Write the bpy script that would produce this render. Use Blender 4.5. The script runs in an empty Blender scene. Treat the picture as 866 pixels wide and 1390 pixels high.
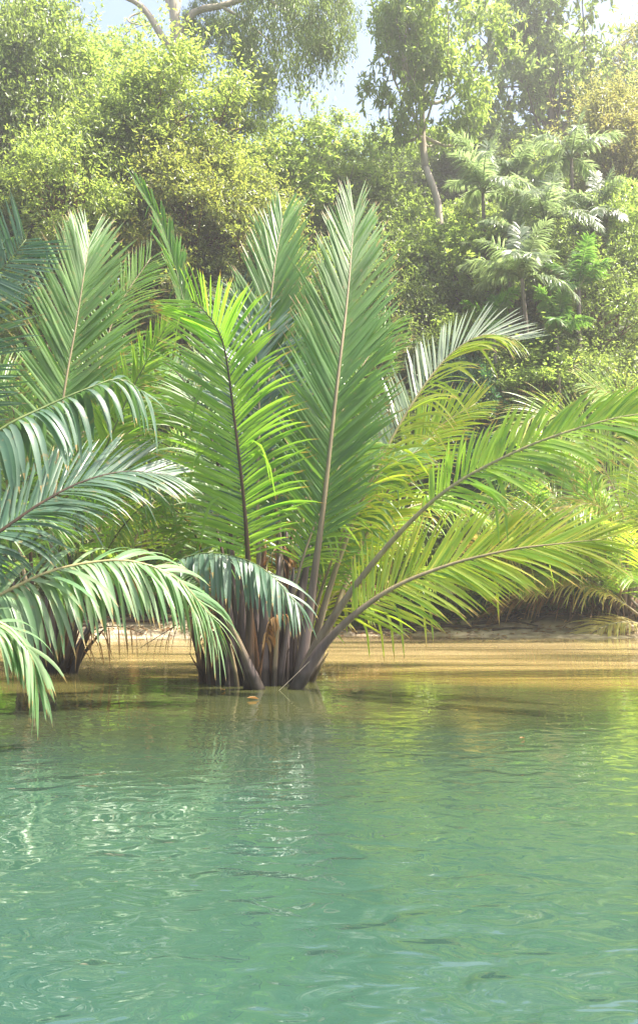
import bpy, math, random
import numpy as np
from mathutils import Vector

R = math.radians
rng = np.random.default_rng(7)
random.seed(7)
sc = bpy.context.scene
COL = sc.collection

# ------------------------------------------------------------------ camera
FPX, HOR, CAMZ = 1364.0, 770.0, 1.6      # focal length and horizon row in photo pixels
cd = bpy.data.cameras.new('camera')
cam = bpy.data.objects.new('camera', cd)
COL.objects.link(cam)
cam.location = (0, 0, CAMZ)
cam.rotation_euler = (R(90), 0, 0)
cd.sensor_fit = 'VERTICAL'
cd.sensor_height = 36.0
cd.lens = 36.0 * FPX / 1390.0
cd.shift_y = (HOR - 695.0) / 1390.0
cd.clip_end = 1000
cd.clip_start = 0.05
sc.camera = cam


def P(px, py, Y):
    return np.array([(px - 433.0) / FPX * Y, Y, CAMZ + (HOR - py) / FPX * Y])


# ------------------------------------------------------------------ helpers
def norm(a):
    a = np.asarray(a, float)
    n = np.linalg.norm(a, axis=-1, keepdims=True)
    return a / np.maximum(n, 1e-9)


def link(o, parent=None):
    COL.objects.link(o)
    if parent is not None:
        o.parent = parent
    return o


def mesh_from(name, V, F, mat, parent=None, attrs=None, smooth=True):
    """V (n,3), F (m,4) quads (or list of such) -> ONE mesh object."""
    V = np.asarray(V, np.float32)
    F = np.asarray(F, np.int32)
    me = bpy.data.meshes.new(name)
    me.vertices.add(len(V))
    me.vertices.foreach_set('co', V.ravel())
    k = F.shape[1]
    me.loops.add(F.size)
    me.loops.foreach_set('vertex_index', F.ravel())
    me.polygons.add(len(F))
    me.polygons.foreach_set('loop_start', np.arange(0, F.size, k, dtype=np.int32))
    me.polygons.foreach_set('loop_total', np.full(len(F), k, np.int32))
    if smooth:
        me.polygons.foreach_set('use_smooth', np.ones(len(F), bool))
    if attrs:
        for an, av in attrs.items():
            a = me.attributes.new(an, 'FLOAT', 'POINT')
            a.data.foreach_set('value', np.asarray(av, np.float32))
    me.update(calc_edges=True)
    me.materials.append(mat)
    o = bpy.data.objects.new(name, me)
    return link(o, parent)


def thing(name, label, cat, loc=(0, 0, 0), group=None):
    o = bpy.data.objects.new(name, None)
    o.empty_display_size = 0.3
    o.location = [float(v) for v in loc]
    o['label'] = label
    o['category'] = cat
    if group:
        o['group'] = group
    return link(o)


def tag(o, label, cat, group=None):
    o['label'] = label
    o['category'] = cat
    if group:
        o['group'] = group
    return o


def local(pts, root):
    return np.asarray(pts, float) - np.array(root.location)


def spline(pts, n):
    """Catmull-Rom through pts, n samples evenly spread by arc length."""
    pts = np.asarray(pts, float)
    p = np.vstack([2 * pts[0] - pts[1], pts, 2 * pts[-1] - pts[-2]])
    out = []
    for i in range(1, len(p) - 2):
        for t in np.linspace(0, 1, 16, endpoint=False):
            a, b, c, d = p[i - 1], p[i], p[i + 1], p[i + 2]
            out.append(0.5 * ((2 * b) + (c - a) * t + (2 * a - 5 * b + 4 * c - d) * t * t + (3 * b - a - 3 * c + d) * t ** 3))
    out.append(pts[-1])
    out = np.array(out)
    s = np.r_[0, np.cumsum(np.linalg.norm(np.diff(out, axis=0), axis=1))]
    q = np.linspace(0, s[-1], n)
    return np.stack([np.interp(q, s, out[:, k]) for k in range(3)], 1), s[-1]


class Acc:
    def __init__(self):
        self.V, self.F, self.n, self.A = [], [], 0, {}

    def add(self, V, F, **at):
        self.V.append(V)
        self.F.append(np.asarray(F) + self.n)
        self.n += len(V)
        for k, v in at.items():
            self.A.setdefault(k, []).append(np.broadcast_to(v, (len(V),)))

    def build(self, name, mat, parent=None, smooth=True):
        at = {k: np.concatenate(v) for k, v in self.A.items()}
        return mesh_from(name, np.concatenate(self.V), np.concatenate(self.F), mat, parent, at, smooth)


def tube(acc, pts, rad, seg=8, flat=1.0, axis=None, lr=0.5):
    pts = np.asarray(pts, float)
    n = len(pts)
    rad = np.broadcast_to(np.asarray(rad, float), (n,))
    T = norm(np.gradient(pts, axis=0))
    ref = np.array([0.31, -0.9, 0.2]) if axis is None else np.asarray(axis, float)
    S = norm(np.cross(T, ref))
    B = norm(np.cross(S, T))
    a = np.linspace(0, 2 * np.pi, seg, endpoint=False)
    ring = (pts[:, None] + rad[:, None, None] * (np.cos(a)[None, :, None] * S[:, None] + flat * np.sin(a)[None, :, None] * B[:, None]))
    V = ring.reshape(-1, 3)
    i = np.arange(n - 1)[:, None] * seg
    j = np.arange(seg)[None]
    k = (j + 1) % seg
    F = np.stack([i + j, i + k, i + seg + k, i + seg + j], -1).reshape(-1, 4)
    lu = np.repeat(np.linspace(0, 1, n), seg)
    # end caps (small cones)
    V = np.vstack([V, pts[:1], pts[-1:]])
    c0, c1 = n * seg, n * seg + 1
    j = np.arange(0, seg, 2)
    caps = np.concatenate([np.stack([np.full_like(j, c0), (j + 2) % seg, (j + 1) % seg, j], -1),
                           np.stack([np.full_like(j, c1), (n - 1) * seg + j, (n - 1) * seg + (j + 1) % seg, (n - 1) * seg + (j + 2) % seg], -1)])
    acc.add(V, np.vstack([F, caps]), lu=np.r_[lu, 0, 1], lr=lr)


# ------------------------------------------------------------------ materials
def newmat(name):
    m = bpy.data.materials.new(name)
    m.use_nodes = True
    nt = m.node_tree
    nt.nodes.clear()
    out = nt.nodes.new('ShaderNodeOutputMaterial')
    return m, nt, out


def N(nt, typ, **kw):
    n = nt.nodes.new(typ)
    for k, v in kw.items():
        setattr(n, k, v)
    return n


def ramp(nt, stops, fac=None, interp='LINEAR'):
    n = nt.nodes.new('ShaderNodeValToRGB')
    cr = n.color_ramp
    cr.interpolation = interp
    while len(cr.elements) < len(stops):
        cr.elements.new(0.5)
    for e, (p, c) in zip(cr.elements, stops):
        e.position = p
        e.color = (*c, 1) if len(c) == 3 else c
    if fac is not None:
        nt.links.new(fac, n.inputs[0])
    return n


def leafmat(name, cols, trans, tfac=0.42, rough=0.38, spec=0.5, tip=None, tipstart=0.86, coat=0.0, streak=True):
    if name.startswith('leaf_') and 'blue' not in name:
        cols = [(max(c[0], c[1] * 0.72), c[1], max(c[2], c[1] * 0.30)) for c in cols]
        trans = (max(trans[0], trans[1] * 0.80), trans[1], max(trans[2], trans[1] * 0.22))
    """cols = list of 3 leaf colours, picked per leaf/leaflet; trans = colour of light through the blade."""
    m, nt, out = newmat(name)
    L = nt.links.new
    at = N(nt, 'ShaderNodeAttribute', attribute_name='lr')
    oi = N(nt, 'ShaderNodeObjectInfo')
    r = ramp(nt, [(0.0, cols[0]), (0.5, cols[1]), (1.0, cols[2])], at.outputs['Fac'])
    col = r.outputs[0]
    # soft blotches over the whole crown / frond
    tc = N(nt, 'ShaderNodeTexCoord')
    no = N(nt, 'ShaderNodeTexNoise')
    no.inputs['Scale'].default_value = 1.3
    no.inputs['Detail'].default_value = 3
    L(tc.outputs['Object'], no.inputs['Vector'])
    hsv = N(nt, 'ShaderNodeHueSaturation')
    mr = N(nt, 'ShaderNodeMapRange')
    mr.inputs['From Min'].default_value = 0.3
    mr.inputs['From Max'].default_value = 0.7
    mr.inputs['To Min'].default_value = 0.78
    mr.inputs['To Max'].default_value = 1.25
    L(no.outputs['Fac'], mr.inputs['Value'])
    L(mr.outputs[0], hsv.inputs['Value'])
    mh = N(nt, 'ShaderNodeMapRange')
    mh.inputs['To Min'].default_value = 0.487
    mh.inputs['To Max'].default_value = 0.513
    L(no.outputs['Fac'], mh.inputs['Value'])
    L(mh.outputs[0], hsv.inputs['Hue'])
    L(col, hsv.inputs['Color'])
    col = hsv.outputs[0]
    tcol = N(nt, 'ShaderNodeMix', data_type='RGBA', blend_type='MULTIPLY')
    tcol.inputs[0].default_value = 0.35
    tcol.inputs[6].default_value = (*trans, 1)
    nz = N(nt, 'ShaderNodeVectorMath', operation='SCALE')
    L(col, nz.inputs[0])
    nz.inputs['Scale'].default_value = 5.0
    L(nz.outputs[0], tcol.inputs[7])
    tc_out = tcol.outputs[2]
    if tip is not None:
        al = N(nt, 'ShaderNodeAttribute', attribute_name='lu')
        # dry tips, further down on some leaflets
        ad = N(nt, 'ShaderNodeMath', operation='MULTIPLY_ADD')
        L(at.outputs['Fac'], ad.inputs[0])
        ad.inputs[1].default_value = 0.12
        L(al.outputs['Fac'], ad.inputs[2])
        rt = ramp(nt, [(tipstart, (0, 0, 0)), (min(tipstart + 0.1, 1.0), (1, 1, 1))], ad.outputs[0])
        mx = N(nt, 'ShaderNodeMix', data_type='RGBA')
        L(rt.outputs[0], mx.inputs[0])
        L(col, mx.inputs[6])
        mx.inputs[7].default_value = (*tip, 1)
        col = mx.outputs[2]
        sn = N(nt, 'ShaderNodeTexNoise')
        sn.inputs['Scale'].default_value = 11.0
        sn.inputs['Detail'].default_value = 4
        L(tc.outputs['Object'], sn.inputs['Vector'])
        sr = ramp(nt, [(0.62, (0, 0, 0)), (0.70, (0.7, 0.7, 0.7))], sn.outputs['Fac'])
        ms_ = N(nt, 'ShaderNodeMix', data_type='RGBA')
        L(sr.outputs[0], ms_.inputs[0])
        L(col, ms_.inputs[6])
        ms_.inputs[7].default_value = (*[c * 0.75 for c in tip], 1)
        col = ms_.outputs[2]
        mx2 = N(nt, 'ShaderNodeMix', data_type='RGBA')
        L(rt.outputs[0], mx2.inputs[0])
        L(tc_out, mx2.inputs[6])
        mx2.inputs[7].default_value = (*[min(1, c * 1.1) for c in tip], 1)
        tc_out = mx2.outputs[2]
    pb = N(nt, 'ShaderNodeBsdfPrincipled')
    pb.inputs['Roughness'].default_value = rough
    pb.inputs['Specular IOR Level'].default_value = spec
    pb.inputs['Coat Weight'].default_value = coat
    pb.inputs['Coat Roughness'].default_value = 0.35
    L(col, pb.inputs['Base Color'])
    tr = N(nt, 'ShaderNodeBsdfTranslucent')
    L(tc_out, tr.inputs['Color'])
    mix = N(nt, 'ShaderNodeMixShader')
    mix.inputs[0].default_value = tfac
    L(pb.outputs[0], mix.inputs[1])
    L(tr.outputs[0], mix.inputs[2])
    L(mix.outputs[0], out.inputs['Surface'])
    return m


def barkmat(name, c0, c1, scale=6.0, stretch=0.15, rough=0.8, c2=None, bump=0.4, spec=0.3, cend=None):
    m, nt, out = newmat(name)
    L = nt.links.new
    tc = N(nt, 'ShaderNodeTexCoord')
    mp = N(nt, 'ShaderNodeMapping')
    mp.inputs['Scale'].default_value = (1, 1, stretch)
    L(tc.outputs['Object'], mp.inputs[0])
    no = N(nt, 'ShaderNodeTexNoise')
    no.inputs['Scale'].default_value = scale
    no.inputs['Detail'].default_value = 6
    no.inputs['Roughness'].default_value = 0.65
    L(mp.outputs[0], no.inputs['Vector'])
    st = [(0.32, c0), (0.62, c1)]
    if c2:
        st.append((0.74, c2))
    r = ramp(nt, st, no.outputs['Fac'])
    pb = N(nt, 'ShaderNodeBsdfPrincipled')
    pb.inputs['Roughness'].default_value = rough
    pb.inputs['Specular IOR Level'].default_value = spec
    bc = r.outputs[0]
    if cend:
        al = N(nt, 'ShaderNodeAttribute', attribute_name='lu')
        rr = ramp(nt, [(0.16, (0, 0, 0)), (0.42, (1, 1, 1))], al.outputs['Fac'])
        mx = N(nt, 'ShaderNodeMix', data_type='RGBA')
        L(rr.outputs[0], mx.inputs[0])
        L(bc, mx.inputs[6])
        r2 = ramp(nt, [(0.3, tuple(c * 0.6 for c in cend)), (0.7, cend)], no.outputs['Fac'])
        L(r2.outputs[0], mx.inputs[7])
        bc = mx.outputs[2]
    if name.startswith(('leaf_sheath', 'petiole')):
        ge = N(nt, 'ShaderNodeNewGeometry')
        sz = N(nt, 'ShaderNodeSeparateXYZ')
        L(ge.outputs['Position'], sz.inputs[0])
        wn = N(nt, 'ShaderNodeMath', operation='MULTIPLY_ADD')
        L(no.outputs['Fac'], wn.inputs[0])
        wn.inputs[1].default_value = -0.35
        L(sz.outputs['Z'], wn.inputs[2])
        wr = ramp(nt, [(0.0, (0.30, 0.30, 0.26)), (0.07, (1, 1, 1))], wn.outputs[0])
        wm = N(nt, 'ShaderNodeMix', data_type='RGBA', blend_type='MULTIPLY')
        wm.inputs[0].default_value = 1.0
        L(bc, wm.inputs[6])
        L(wr.outputs[0], wm.inputs[7])
        bc = wm.outputs[2]
    L(bc, pb.inputs['Base Color'])
    bp = N(nt, 'ShaderNodeBump')
    bp.inputs['Strength'].default_value = bump
    bp.inputs['Distance'].default_value = 0.02
    L(no.outputs['Fac'], bp.inputs['Height'])
    L(bp.outputs[0], pb.inputs['Normal'])
    L(pb.outputs[0], out.inputs['Surface'])
    return m


TIP = (0.34, 0.25, 0.09)
M = {}
# nipa leaflets
M['nipa_green'] = leafmat('nipa_leaf_green', [(0.055, 0.14, 0.02), (0.08, 0.18, 0.025), (0.12, 0.22, 0.035)], (0.36, 0.62, 0.05), 0.45, 0.34, 0.6, TIP, 0.97)
M['nipa_bright'] = leafmat('nipa_leaf_bright', [(0.09, 0.19, 0.025), (0.13, 0.24, 0.03), (0.21, 0.30, 0.045)], (0.50, 0.68, 0.09), 0.42, 0.34, 0.6, (0.42, 0.30, 0.05), 0.95)
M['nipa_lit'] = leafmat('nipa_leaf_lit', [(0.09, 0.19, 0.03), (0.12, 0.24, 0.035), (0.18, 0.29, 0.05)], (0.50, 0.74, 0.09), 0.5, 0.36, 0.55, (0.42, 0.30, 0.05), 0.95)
M['nipa_yellow'] = leafmat('nipa_leaf_yellow', [(0.09, 0.19, 0.02), (0.16, 0.25, 0.03), (0.32, 0.33, 0.07)], (0.62, 0.74, 0.07), 0.46, 0.32, 0.6, (0.50, 0.36, 0.10), 0.93)
M['nipa_blue'] = leafmat('nipa_leaf_blue', [(0.05, 0.11, 0.065), (0.075, 0.14, 0.09), (0.13, 0.20, 0.14)], (0.24, 0.44, 0.12), 0.24, 0.38, 0.55, TIP, 0.99, coat=0.15)  # blue of the reflected sky is tinted into the leaf colour
M['nipa_pale'] = leafmat('nipa_leaf_pale', [(0.12, 0.23, 0.10), (0.17, 0.28, 0.14), (0.25, 0.34, 0.18)], (0.34, 0.52, 0.14), 0.3, 0.38, 0.5, TIP, 0.97, coat=0.15)
M['nipa_grey'] = leafmat('nipa_leaf_grey', [(0.065, 0.145, 0.035), (0.09, 0.18, 0.045), (0.13, 0.23, 0.065)], (0.36, 0.58, 0.10), 0.38, 0.42, 0.5, TIP, 0.98)
M['nipa_sheen'] = leafmat('nipa_leaf_painted_glare', [(0.26, 0.34, 0.20), (0.36, 0.42, 0.30), (0.50, 0.54, 0.42)], (0.5, 0.6, 0.3), 0.2, 0.25, 0.8, None, coat=0.6)  # glare on the upper leaflets, painted in as a near-white leaf colour
M['dead_leaf'] = leafmat('dead_palm_leaf', [(0.16, 0.09, 0.04), (0.25, 0.15, 0.07), (0.36, 0.25, 0.13)], (0.45, 0.25, 0.08), 0.25, 0.7, 0.2)
M['cream_leaf'] = leafmat('dry_cream_palm_leaf', [(0.42, 0.36, 0.16), (0.50, 0.44, 0.20), (0.40, 0.45, 0.14)], (0.7, 0.6, 0.2), 0.4, 0.6, 0.3)
M['silver'] = leafmat('silver_palm_leaf', [(0.10, 0.16, 0.08), (0.18, 0.23, 0.13), (0.34, 0.37, 0.26)], (0.44, 0.55, 0.24), 0.4, 0.28, 0.8, coat=0.4)
# tree leaves
M['leaf_olive'] = leafmat('leaf_olive', [(0.06, 0.13, 0.02), (0.12, 0.18, 0.03), (0.22, 0.22, 0.05)], (0.62, 0.75, 0.07), 0.46, 0.34, 0.7)
M['leaf_brownish'] = leafmat('leaf_brownish', [(0.07, 0.13, 0.025), (0.13, 0.17, 0.04), (0.25, 0.20, 0.08)], (0.60, 0.66, 0.10), 0.42, 0.34, 0.7)
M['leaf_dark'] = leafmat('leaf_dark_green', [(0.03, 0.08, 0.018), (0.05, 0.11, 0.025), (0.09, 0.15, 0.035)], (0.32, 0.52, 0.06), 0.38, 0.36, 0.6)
M['leaf_green'] = leafmat('leaf_green', [(0.035, 0.095, 0.02), (0.07, 0.145, 0.03), (0.13, 0.20, 0.04)], (0.44, 0.66, 0.07), 0.42, 0.34, 0.65)
M['leaf_lime'] = leafmat('leaf_lime', [(0.07, 0.15, 0.03), (0.13, 0.21, 0.04), (0.23, 0.27, 0.05)], (0.60, 0.74, 0.08), 0.44, 0.36, 0.6)
M['leaf_greygreen'] = leafmat('leaf_grey_green', [(0.07, 0.13, 0.045), (0.12, 0.18, 0.06), (0.19, 0.23, 0.09)], (0.50, 0.64, 0.18), 0.44, 0.36, 0.6)
M['leaf_red'] = leafmat('leaf_reddish', [(0.10, 0.15, 0.04), (0.17, 0.18, 0.06), (0.27, 0.20, 0.11)], (0.60, 0.60, 0.18), 0.42, 0.36, 0.6)
M['leaf_bluegreen'] = leafmat('leaf_blue_green', [(0.03, 0.09, 0.05), (0.05, 0.12, 0.06), (0.08, 0.16, 0.08)], (0.18, 0.42, 0.12), 0.3, 0.36, 0.5)
# stems and bark
M['petiole'] = barkmat('petiole_grey_brown', (0.06, 0.042, 0.038), (0.16, 0.125, 0.115), 9, 0.08, 0.45, (0.26, 0.22, 0.19), 0.15, 0.5, (0.34, 0.27, 0.15))
M['petiole_dark'] = barkmat('petiole_dark_brown', (0.025, 0.015, 0.010), (0.08, 0.045, 0.022), 9, 0.08, 0.45, None, 0.15, 0.5)
M['petiole_tan'] = barkmat('petiole_tan', (0.12, 0.09, 0.06), (0.24, 0.19, 0.13), 9, 0.08, 0.45, None, 0.15, 0.5, (0.42, 0.36, 0.16))
M['petiole_green'] = barkmat('petiole_green', (0.07, 0.12, 0.03), (0.16, 0.20, 0.06), 9, 0.08, 0.45, None, 0.15, 0.5)
M['sheath'] = barkmat('leaf_sheath', (0.04, 0.026, 0.022), (0.15, 0.115, 0.11), 14, 0.05, 0.6, (0.20, 0.16, 0.14), 0.5, 0.4)
M['sheath_brown'] = barkmat('leaf_sheath_brown', (0.04, 0.018, 0.008), (0.20, 0.10, 0.045), 16, 0.05, 0.7, (0.32, 0.18, 0.09), 0.5, 0.3)
M['bark_pale'] = barkmat('bark_pale', (0.30, 0.25, 0.19), (0.55, 0.48, 0.38), 3, 0.3, 0.85, (0.6, 0.54, 0.44))
M['bark_grey'] = barkmat('bark_grey', (0.10, 0.085, 0.07), (0.24, 0.20, 0.16), 4, 0.3, 0.85, (0.36, 0.31, 0.26))
M['bark_brown'] = barkmat('bark_brown', (0.06, 0.035, 0.02), (0.20, 0.12, 0.06), 4, 0.3, 0.85)
M['bark_orange'] = barkmat('bark_orange', (0.20, 0.10, 0.04), (0.42, 0.24, 0.10), 5, 0.3, 0.85)
M['root'] = barkmat('root_dark', (0.015, 0.010, 0.007), (0.06, 0.04, 0.028), 8, 1.0, 0.8)

# ------------------------------------------------------------------ palm frond


def leaflets(acc, base, D0, W0, Ln, Wd, droop, lr, K=7, sharp=None, twist=None, curl=0.0):
    """blades: base (n,3), start dir, start width dir, length, width; folded strip, bends with gravity"""
    n = len(base)
    g = np.array([0, 0, -1.0])
    p = base.copy()
    d = norm(D0)
    w0 = W0.copy()
    if twist is not None:
        nb = np.cross(d, w0)
        w0 = norm(w0 * np.cos(twist)[:, None] + nb * np.sin(twist)[:, None])
    step = (Ln / K)[:, None]
    secs = []
    prof = np.array([0.35, 0.85, 1.0, 1.0, 0.93, 0.76, 0.48, 0.03]) if K == 7 else np.interp(np.linspace(0, 7, K + 1), range(8), [0.35, 0.85, 1.0, 1.0, 0.93, 0.76, 0.48, 0.03])
    for k in range(K + 1):
        w = norm(w0 - (w0 * d).sum(1, keepdims=True) * d)
        nb = np.cross(d, w)
        hw = (Wd * prof[k] * 0.5)[:, None]
        secs.append(np.stack([p - w * hw + nb * hw * 0.28, p, p + w * hw + nb * hw * 0.28], 1))
        w0 = w
        dd = droop[:, None] * np.where(droop[:, None] > 0.3, 1.0 - 0.75 * k / K, (k + 0.6) / K)
        if sharp is not None:
            dd = dd + np.where((sharp[:, None] > 0) & (k >= 2) & (k < 5), 1.1, 0)
        d = norm(d + g * dd)
        p = p + d * step
    S = np.stack(secs, 1)                      # n, K+1, 3, 3
    V = S.reshape(-1, 3)
    b = (np.arange(n) * (K + 1) * 3)[:, None, None]
    k = (np.arange(K) * 3)[None, :, None]
    j = np.arange(2)[None, None, :]
    i = b + k + j
    F = np.stack([i, i + 1, i + 4, i + 3], -1).reshape(-1, 4)
    lu = np.broadcast_to(np.linspace(0, 1, K + 1)[None, :, None], (n, K + 1, 3)).ravel()
    acc.add(V, F, lu=lu, lr=np.repeat(lr, (K + 1) * 3))


FINE = 1.45


def frond(root, pts, leaf, stem='petiole', t0=0.35, t1=1.0, n=70, L=1.15, W=0.055, hint=(0, -1, 0.3),
          ang=(55, 22), v=12, droop=0.10, rbase=0.06, rtip=0.008, name='frond', bent=0.05, sides=(1, 1),
          dl=(1.0, 1.0), miss=0.03, K=7, Ljit=0.08, vv=None, drp2=None, endL=0.45, startL=0.6, seed=None, flat=0.8, rmid=None):
    """pts in world; part = petiole + rachis mesh, with child 'leaflets'."""
    rg = np.random.default_rng(seed if seed is not None else rng.integers(1 << 30))
    loc = np.array(root.location)
    C, length = spline(pts, 48)
    C = C - loc
    T = norm(np.gradient(C, axis=0))
    u = np.linspace(0, 1, 48)
    rm = rmid if rmid is not None else rbase * 0.34
    rad = np.interp(u, [0, 0.05, 0.2, 0.45, 0.75, 1], [rbase * 1.05, rbase, rbase * 0.62, rm, rm * 0.6, rtip * 0.5])
    n = int(n * FINE)
    two = isinstance(leaf, tuple)
    W = W * 0.76
    a = Acc()
    tube(a, C, rad, 8, flat, hint)
    st = a.build(name, M[stem], root)
    # leaflets
    for side, (sgn, cnt, lf) in enumerate(((1, sides[0], dl[0]), (-1, sides[1], dl[1]))):
        if side == 0 or two:
            ac = Acc()
        if cnt <= 0:
            continue
        m = int(n * cnt)
        t = np.sort(t0 + (t1 - t0) * ((np.arange(m) + 0.5) / m + rg.normal(0, 0.25 / m, m)))
        ph = rg.uniform(0, 6.28, 3)
        wob = np.sin(t * 31 + ph[0]) * 0.5 + np.sin(t * 67 + ph[1]) * 0.5
        keep = rg.random(m) > miss + 0.22 * (wob > 0.72)
        t = t[keep].clip(t0, 0.999)
        wob = (np.sin(t * 31 + ph[0]) * 0.5 + np.sin(t * 67 + ph[1]) * 0.5)
        m = len(t)
        q = (t - t0) / (t1 - t0)
        pos = np.stack([np.interp(t, u, C[:, k]) for k in range(3)], 1)
        tt = norm(np.stack([np.interp(t, u, T[:, k]) for k in range(3)], 1))
        h = np.asarray(hint, float)
        Nn = norm(h - (tt @ h)[:, None] * tt)
        S = np.cross(tt, Nn) * sgn
        aa = np.radians(np.interp(q, [0, 0.5, 1], [ang[0], (ang[0] * 0.55 + ang[1] * 0.45), ang[1]]) + rg.normal(0, 3.2, m) + wob * 3.5)
        vr = np.radians((v if vv is None else vv[side]) + rg.normal(0, 4, m))
        out = S * np.cos(vr)[:, None] + Nn * np.sin(vr)[:, None]
        D0 = tt * np.cos(aa)[:, None] + out * np.sin(aa)[:, None]
        W0 = norm(tt - (tt * D0).sum(1, keepdims=True) * D0)
        ln = L * lf * np.interp(q, [0, 0.12, 0.4, 0.8, 1], [startL, 0.85, 1.0, 0.8, endL]) * (1 + rg.normal(0, Ljit, m))
        wd = W * np.interp(q, [0, 0.3, 0.8, 1], [0.8, 1, 0.85, 0.5]) * (1 + rg.normal(0, 0.08, m))
        dr = (droop if drp2 is None else drp2[side]) * (1 + rg.normal(0, 0.25, m)) * (ln / max(L, 0.01))
        sh = (rg.random(m) < bent).astype(float)
        tw = rg.normal(0, 0.24, m)
        leaflets(ac, pos, D0, W0, ln, wd, np.maximum(dr, 0), rg.random(m), K, sh, tw)
        if two or side == 1:
            ac.build('leaflets', M[leaf[side] if two else leaf], st)
    return st


# ------------------------------------------------------------------ world, sun, haze
SUN_AZ, SUN_EL = 94.0, 61.0       # degrees right of the view direction, height
w = bpy.data.worlds.new('World')
sc.world = w
w.use_nodes = True
nt = w.node_tree
bg = nt.nodes['Background']
sky = nt.nodes.new('ShaderNodeTexSky')
sky.sky_type = 'NISHITA'
sky.sun_disc = False
sky.sun_elevation = R(SUN_EL)
sky.sun_rotation = R(SUN_AZ)
sky.air_density = 1.0
sky.dust_density = 5.0
sky.ozone_density = 1.0
nt.links.new(sky.outputs[0], bg.inputs[0])
bg.inputs[1].default_value = 0.135
sd = bpy.data.lights.new('sun', 'SUN')
sd.energy = 5.0
sd.angle = R(0.5)
sd.color = (1.0, 0.93, 0.80)
so = link(bpy.data.objects.new('sun', sd))
dirv = Vector((math.sin(R(SUN_AZ)) * math.cos(R(SUN_EL)), math.cos(R(SUN_AZ)) * math.cos(R(SUN_EL)), math.sin(R(SUN_EL))))
so.rotation_euler = dirv.to_track_quat('Z', 'Y').to_euler()
so.location = (20, 20, 40)
sc.view_settings.view_transform = 'Standard'
sc.view_settings.look = 'None'
sc.view_settings.exposure = 1.55
sc.view_settings.gamma = 1.0
sc.cycles.max_bounces = 8
sc.cycles.diffuse_bounces = 4
sc.cycles.glossy_bounces = 3
sc.cycles.transmission_bounces = 5
sc.cycles.volume_bounces = 0
sc.cycles.transparent_max_bounces = 6
sc.cycles.use_denoising = True
sc.cycles.sample_clamp_indirect = 6.0
sc.cycles.caustics_reflective = False
sc.cycles.caustics_refractive = False


# ------------------------------------------------------------------ terrain
def ground_z(x, y):
    x = np.asarray(x, float)
    y = np.asarray(y, float)
    sh = 22.9 + 0.5 * np.sin(x * 0.35 + 1.0) + 0.25 * np.sin(x * 0.9)      # shoreline
    dy = y - sh
    z = np.where(dy < 0, np.maximum(dy * 0.10, -1.2), 0)
    z = z + np.where(dy > 0, np.interp(dy, [0, 1.3, 1.6, 3, 8, 30, 60, 150], [0, 0.16, 0.42, 0.5, 1.6, 11.5, 23, 26]), 0)
    z = z + np.where(dy > 0.5, 0.06 * np.sin(x * 2.1 + y) * np.sin(y * 1.7), 0.01 * np.sin(x * 3.0 + 2 * y))
    return z


def build_ground():
    xs = np.concatenate([np.linspace(-160, -26, 20, endpoint=False), np.linspace(-26, 26, 210), np.linspace(26, 160, 21)[1:]])
    ys = np.concatenate([np.linspace(-30, 18, 20, endpoint=False), np.linspace(18, 30, 130, endpoint=False), np.linspace(30, 170, 60)])
    X, Y = np.meshgrid(xs, ys)
    Z = ground_z(X, Y)
    # little lumps on the mud
    Z = Z + np.where((Y > 22) & (Y < 27), 0.02 * np.sin(X * 7.3 + np.sin(Y * 5) * 2) * np.sin(Y * 9.1 + X), 0)
    V = np.stack([X, Y, Z], -1).reshape(-1, 3)
    nx, ny = len(xs), len(ys)
    i = (np.arange(ny - 1)[:, None] * nx + np.arange(nx - 1)[None]).ravel()
    F = np.stack([i, i + 1, i + nx + 1, i + nx], -1)
    m, nt, out = newmat('mud_and_leaf_litter')
    L = nt.links.new
    tc = N(nt, 'ShaderNodeTexCoord')
    sx = N(nt, 'ShaderNodeSeparateXYZ')
    L(tc.outputs['Object'], sx.inputs[0])
    no = N(nt, 'ShaderNodeTexNoise')
    no.inputs['Scale'].default_value = 3.0
    no.inputs['Detail'].default_value = 8
    L(tc.outputs['Object'], no.inputs['Vector'])
    mud = ramp(nt, [(0.35, (0.14, 0.10, 0.06)), (0.48, (0.30, 0.23, 0.15)), (0.62, (0.46, 0.37, 0.26))], no.outputs['Fac'])
    lit = ramp(nt, [(0.35, (0.02, 0.018, 0.010)), (0.55, (0.06, 0.05, 0.02)), (0.7, (0.10, 0.09, 0.03))], no.outputs['Fac'])
    ma = N(nt, 'ShaderNodeMath', operation='MULTIPLY_ADD')
    L(no.outputs['Fac'], ma.inputs[0])
    ma.inputs[1].default_value = 0.15
    L(sx.outputs['Z'], ma.inputs[2])
    mr = N(nt, 'ShaderNodeMapRange')
    mr.inputs['From Min'].default_value = 0.27
    mr.inputs['From Max'].default_value = 0.42
    L(ma.outputs[0], mr.inputs['Value'])
    mx = N(nt, 'ShaderNodeMix', data_type='RGBA')
    L(mr.outputs[0], mx.inputs[0])
    L(mud.outputs[0], mx.inputs[6])
    L(lit.outputs[0], mx.inputs[7])
    pb = N(nt, 'ShaderNodeBsdfPrincipled')
    L(mx.outputs[2], pb.inputs['Base Color'])
    pb.inputs['Roughness'].default_value = 0.7
    bp = N(nt, 'ShaderNodeBump')
    bp.inputs['Strength'].default_value = 0.6
    bp.inputs['Distance'].default_value = 0.04
    L(no.outputs['Fac'], bp.inputs['Height'])
    L(bp.outputs[0], pb.inputs['Normal'])
    L(pb.outputs[0], out.inputs['Surface'])
    o = mesh_from('ground', V, F, m)
    o['kind'] = 'structure'


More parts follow.
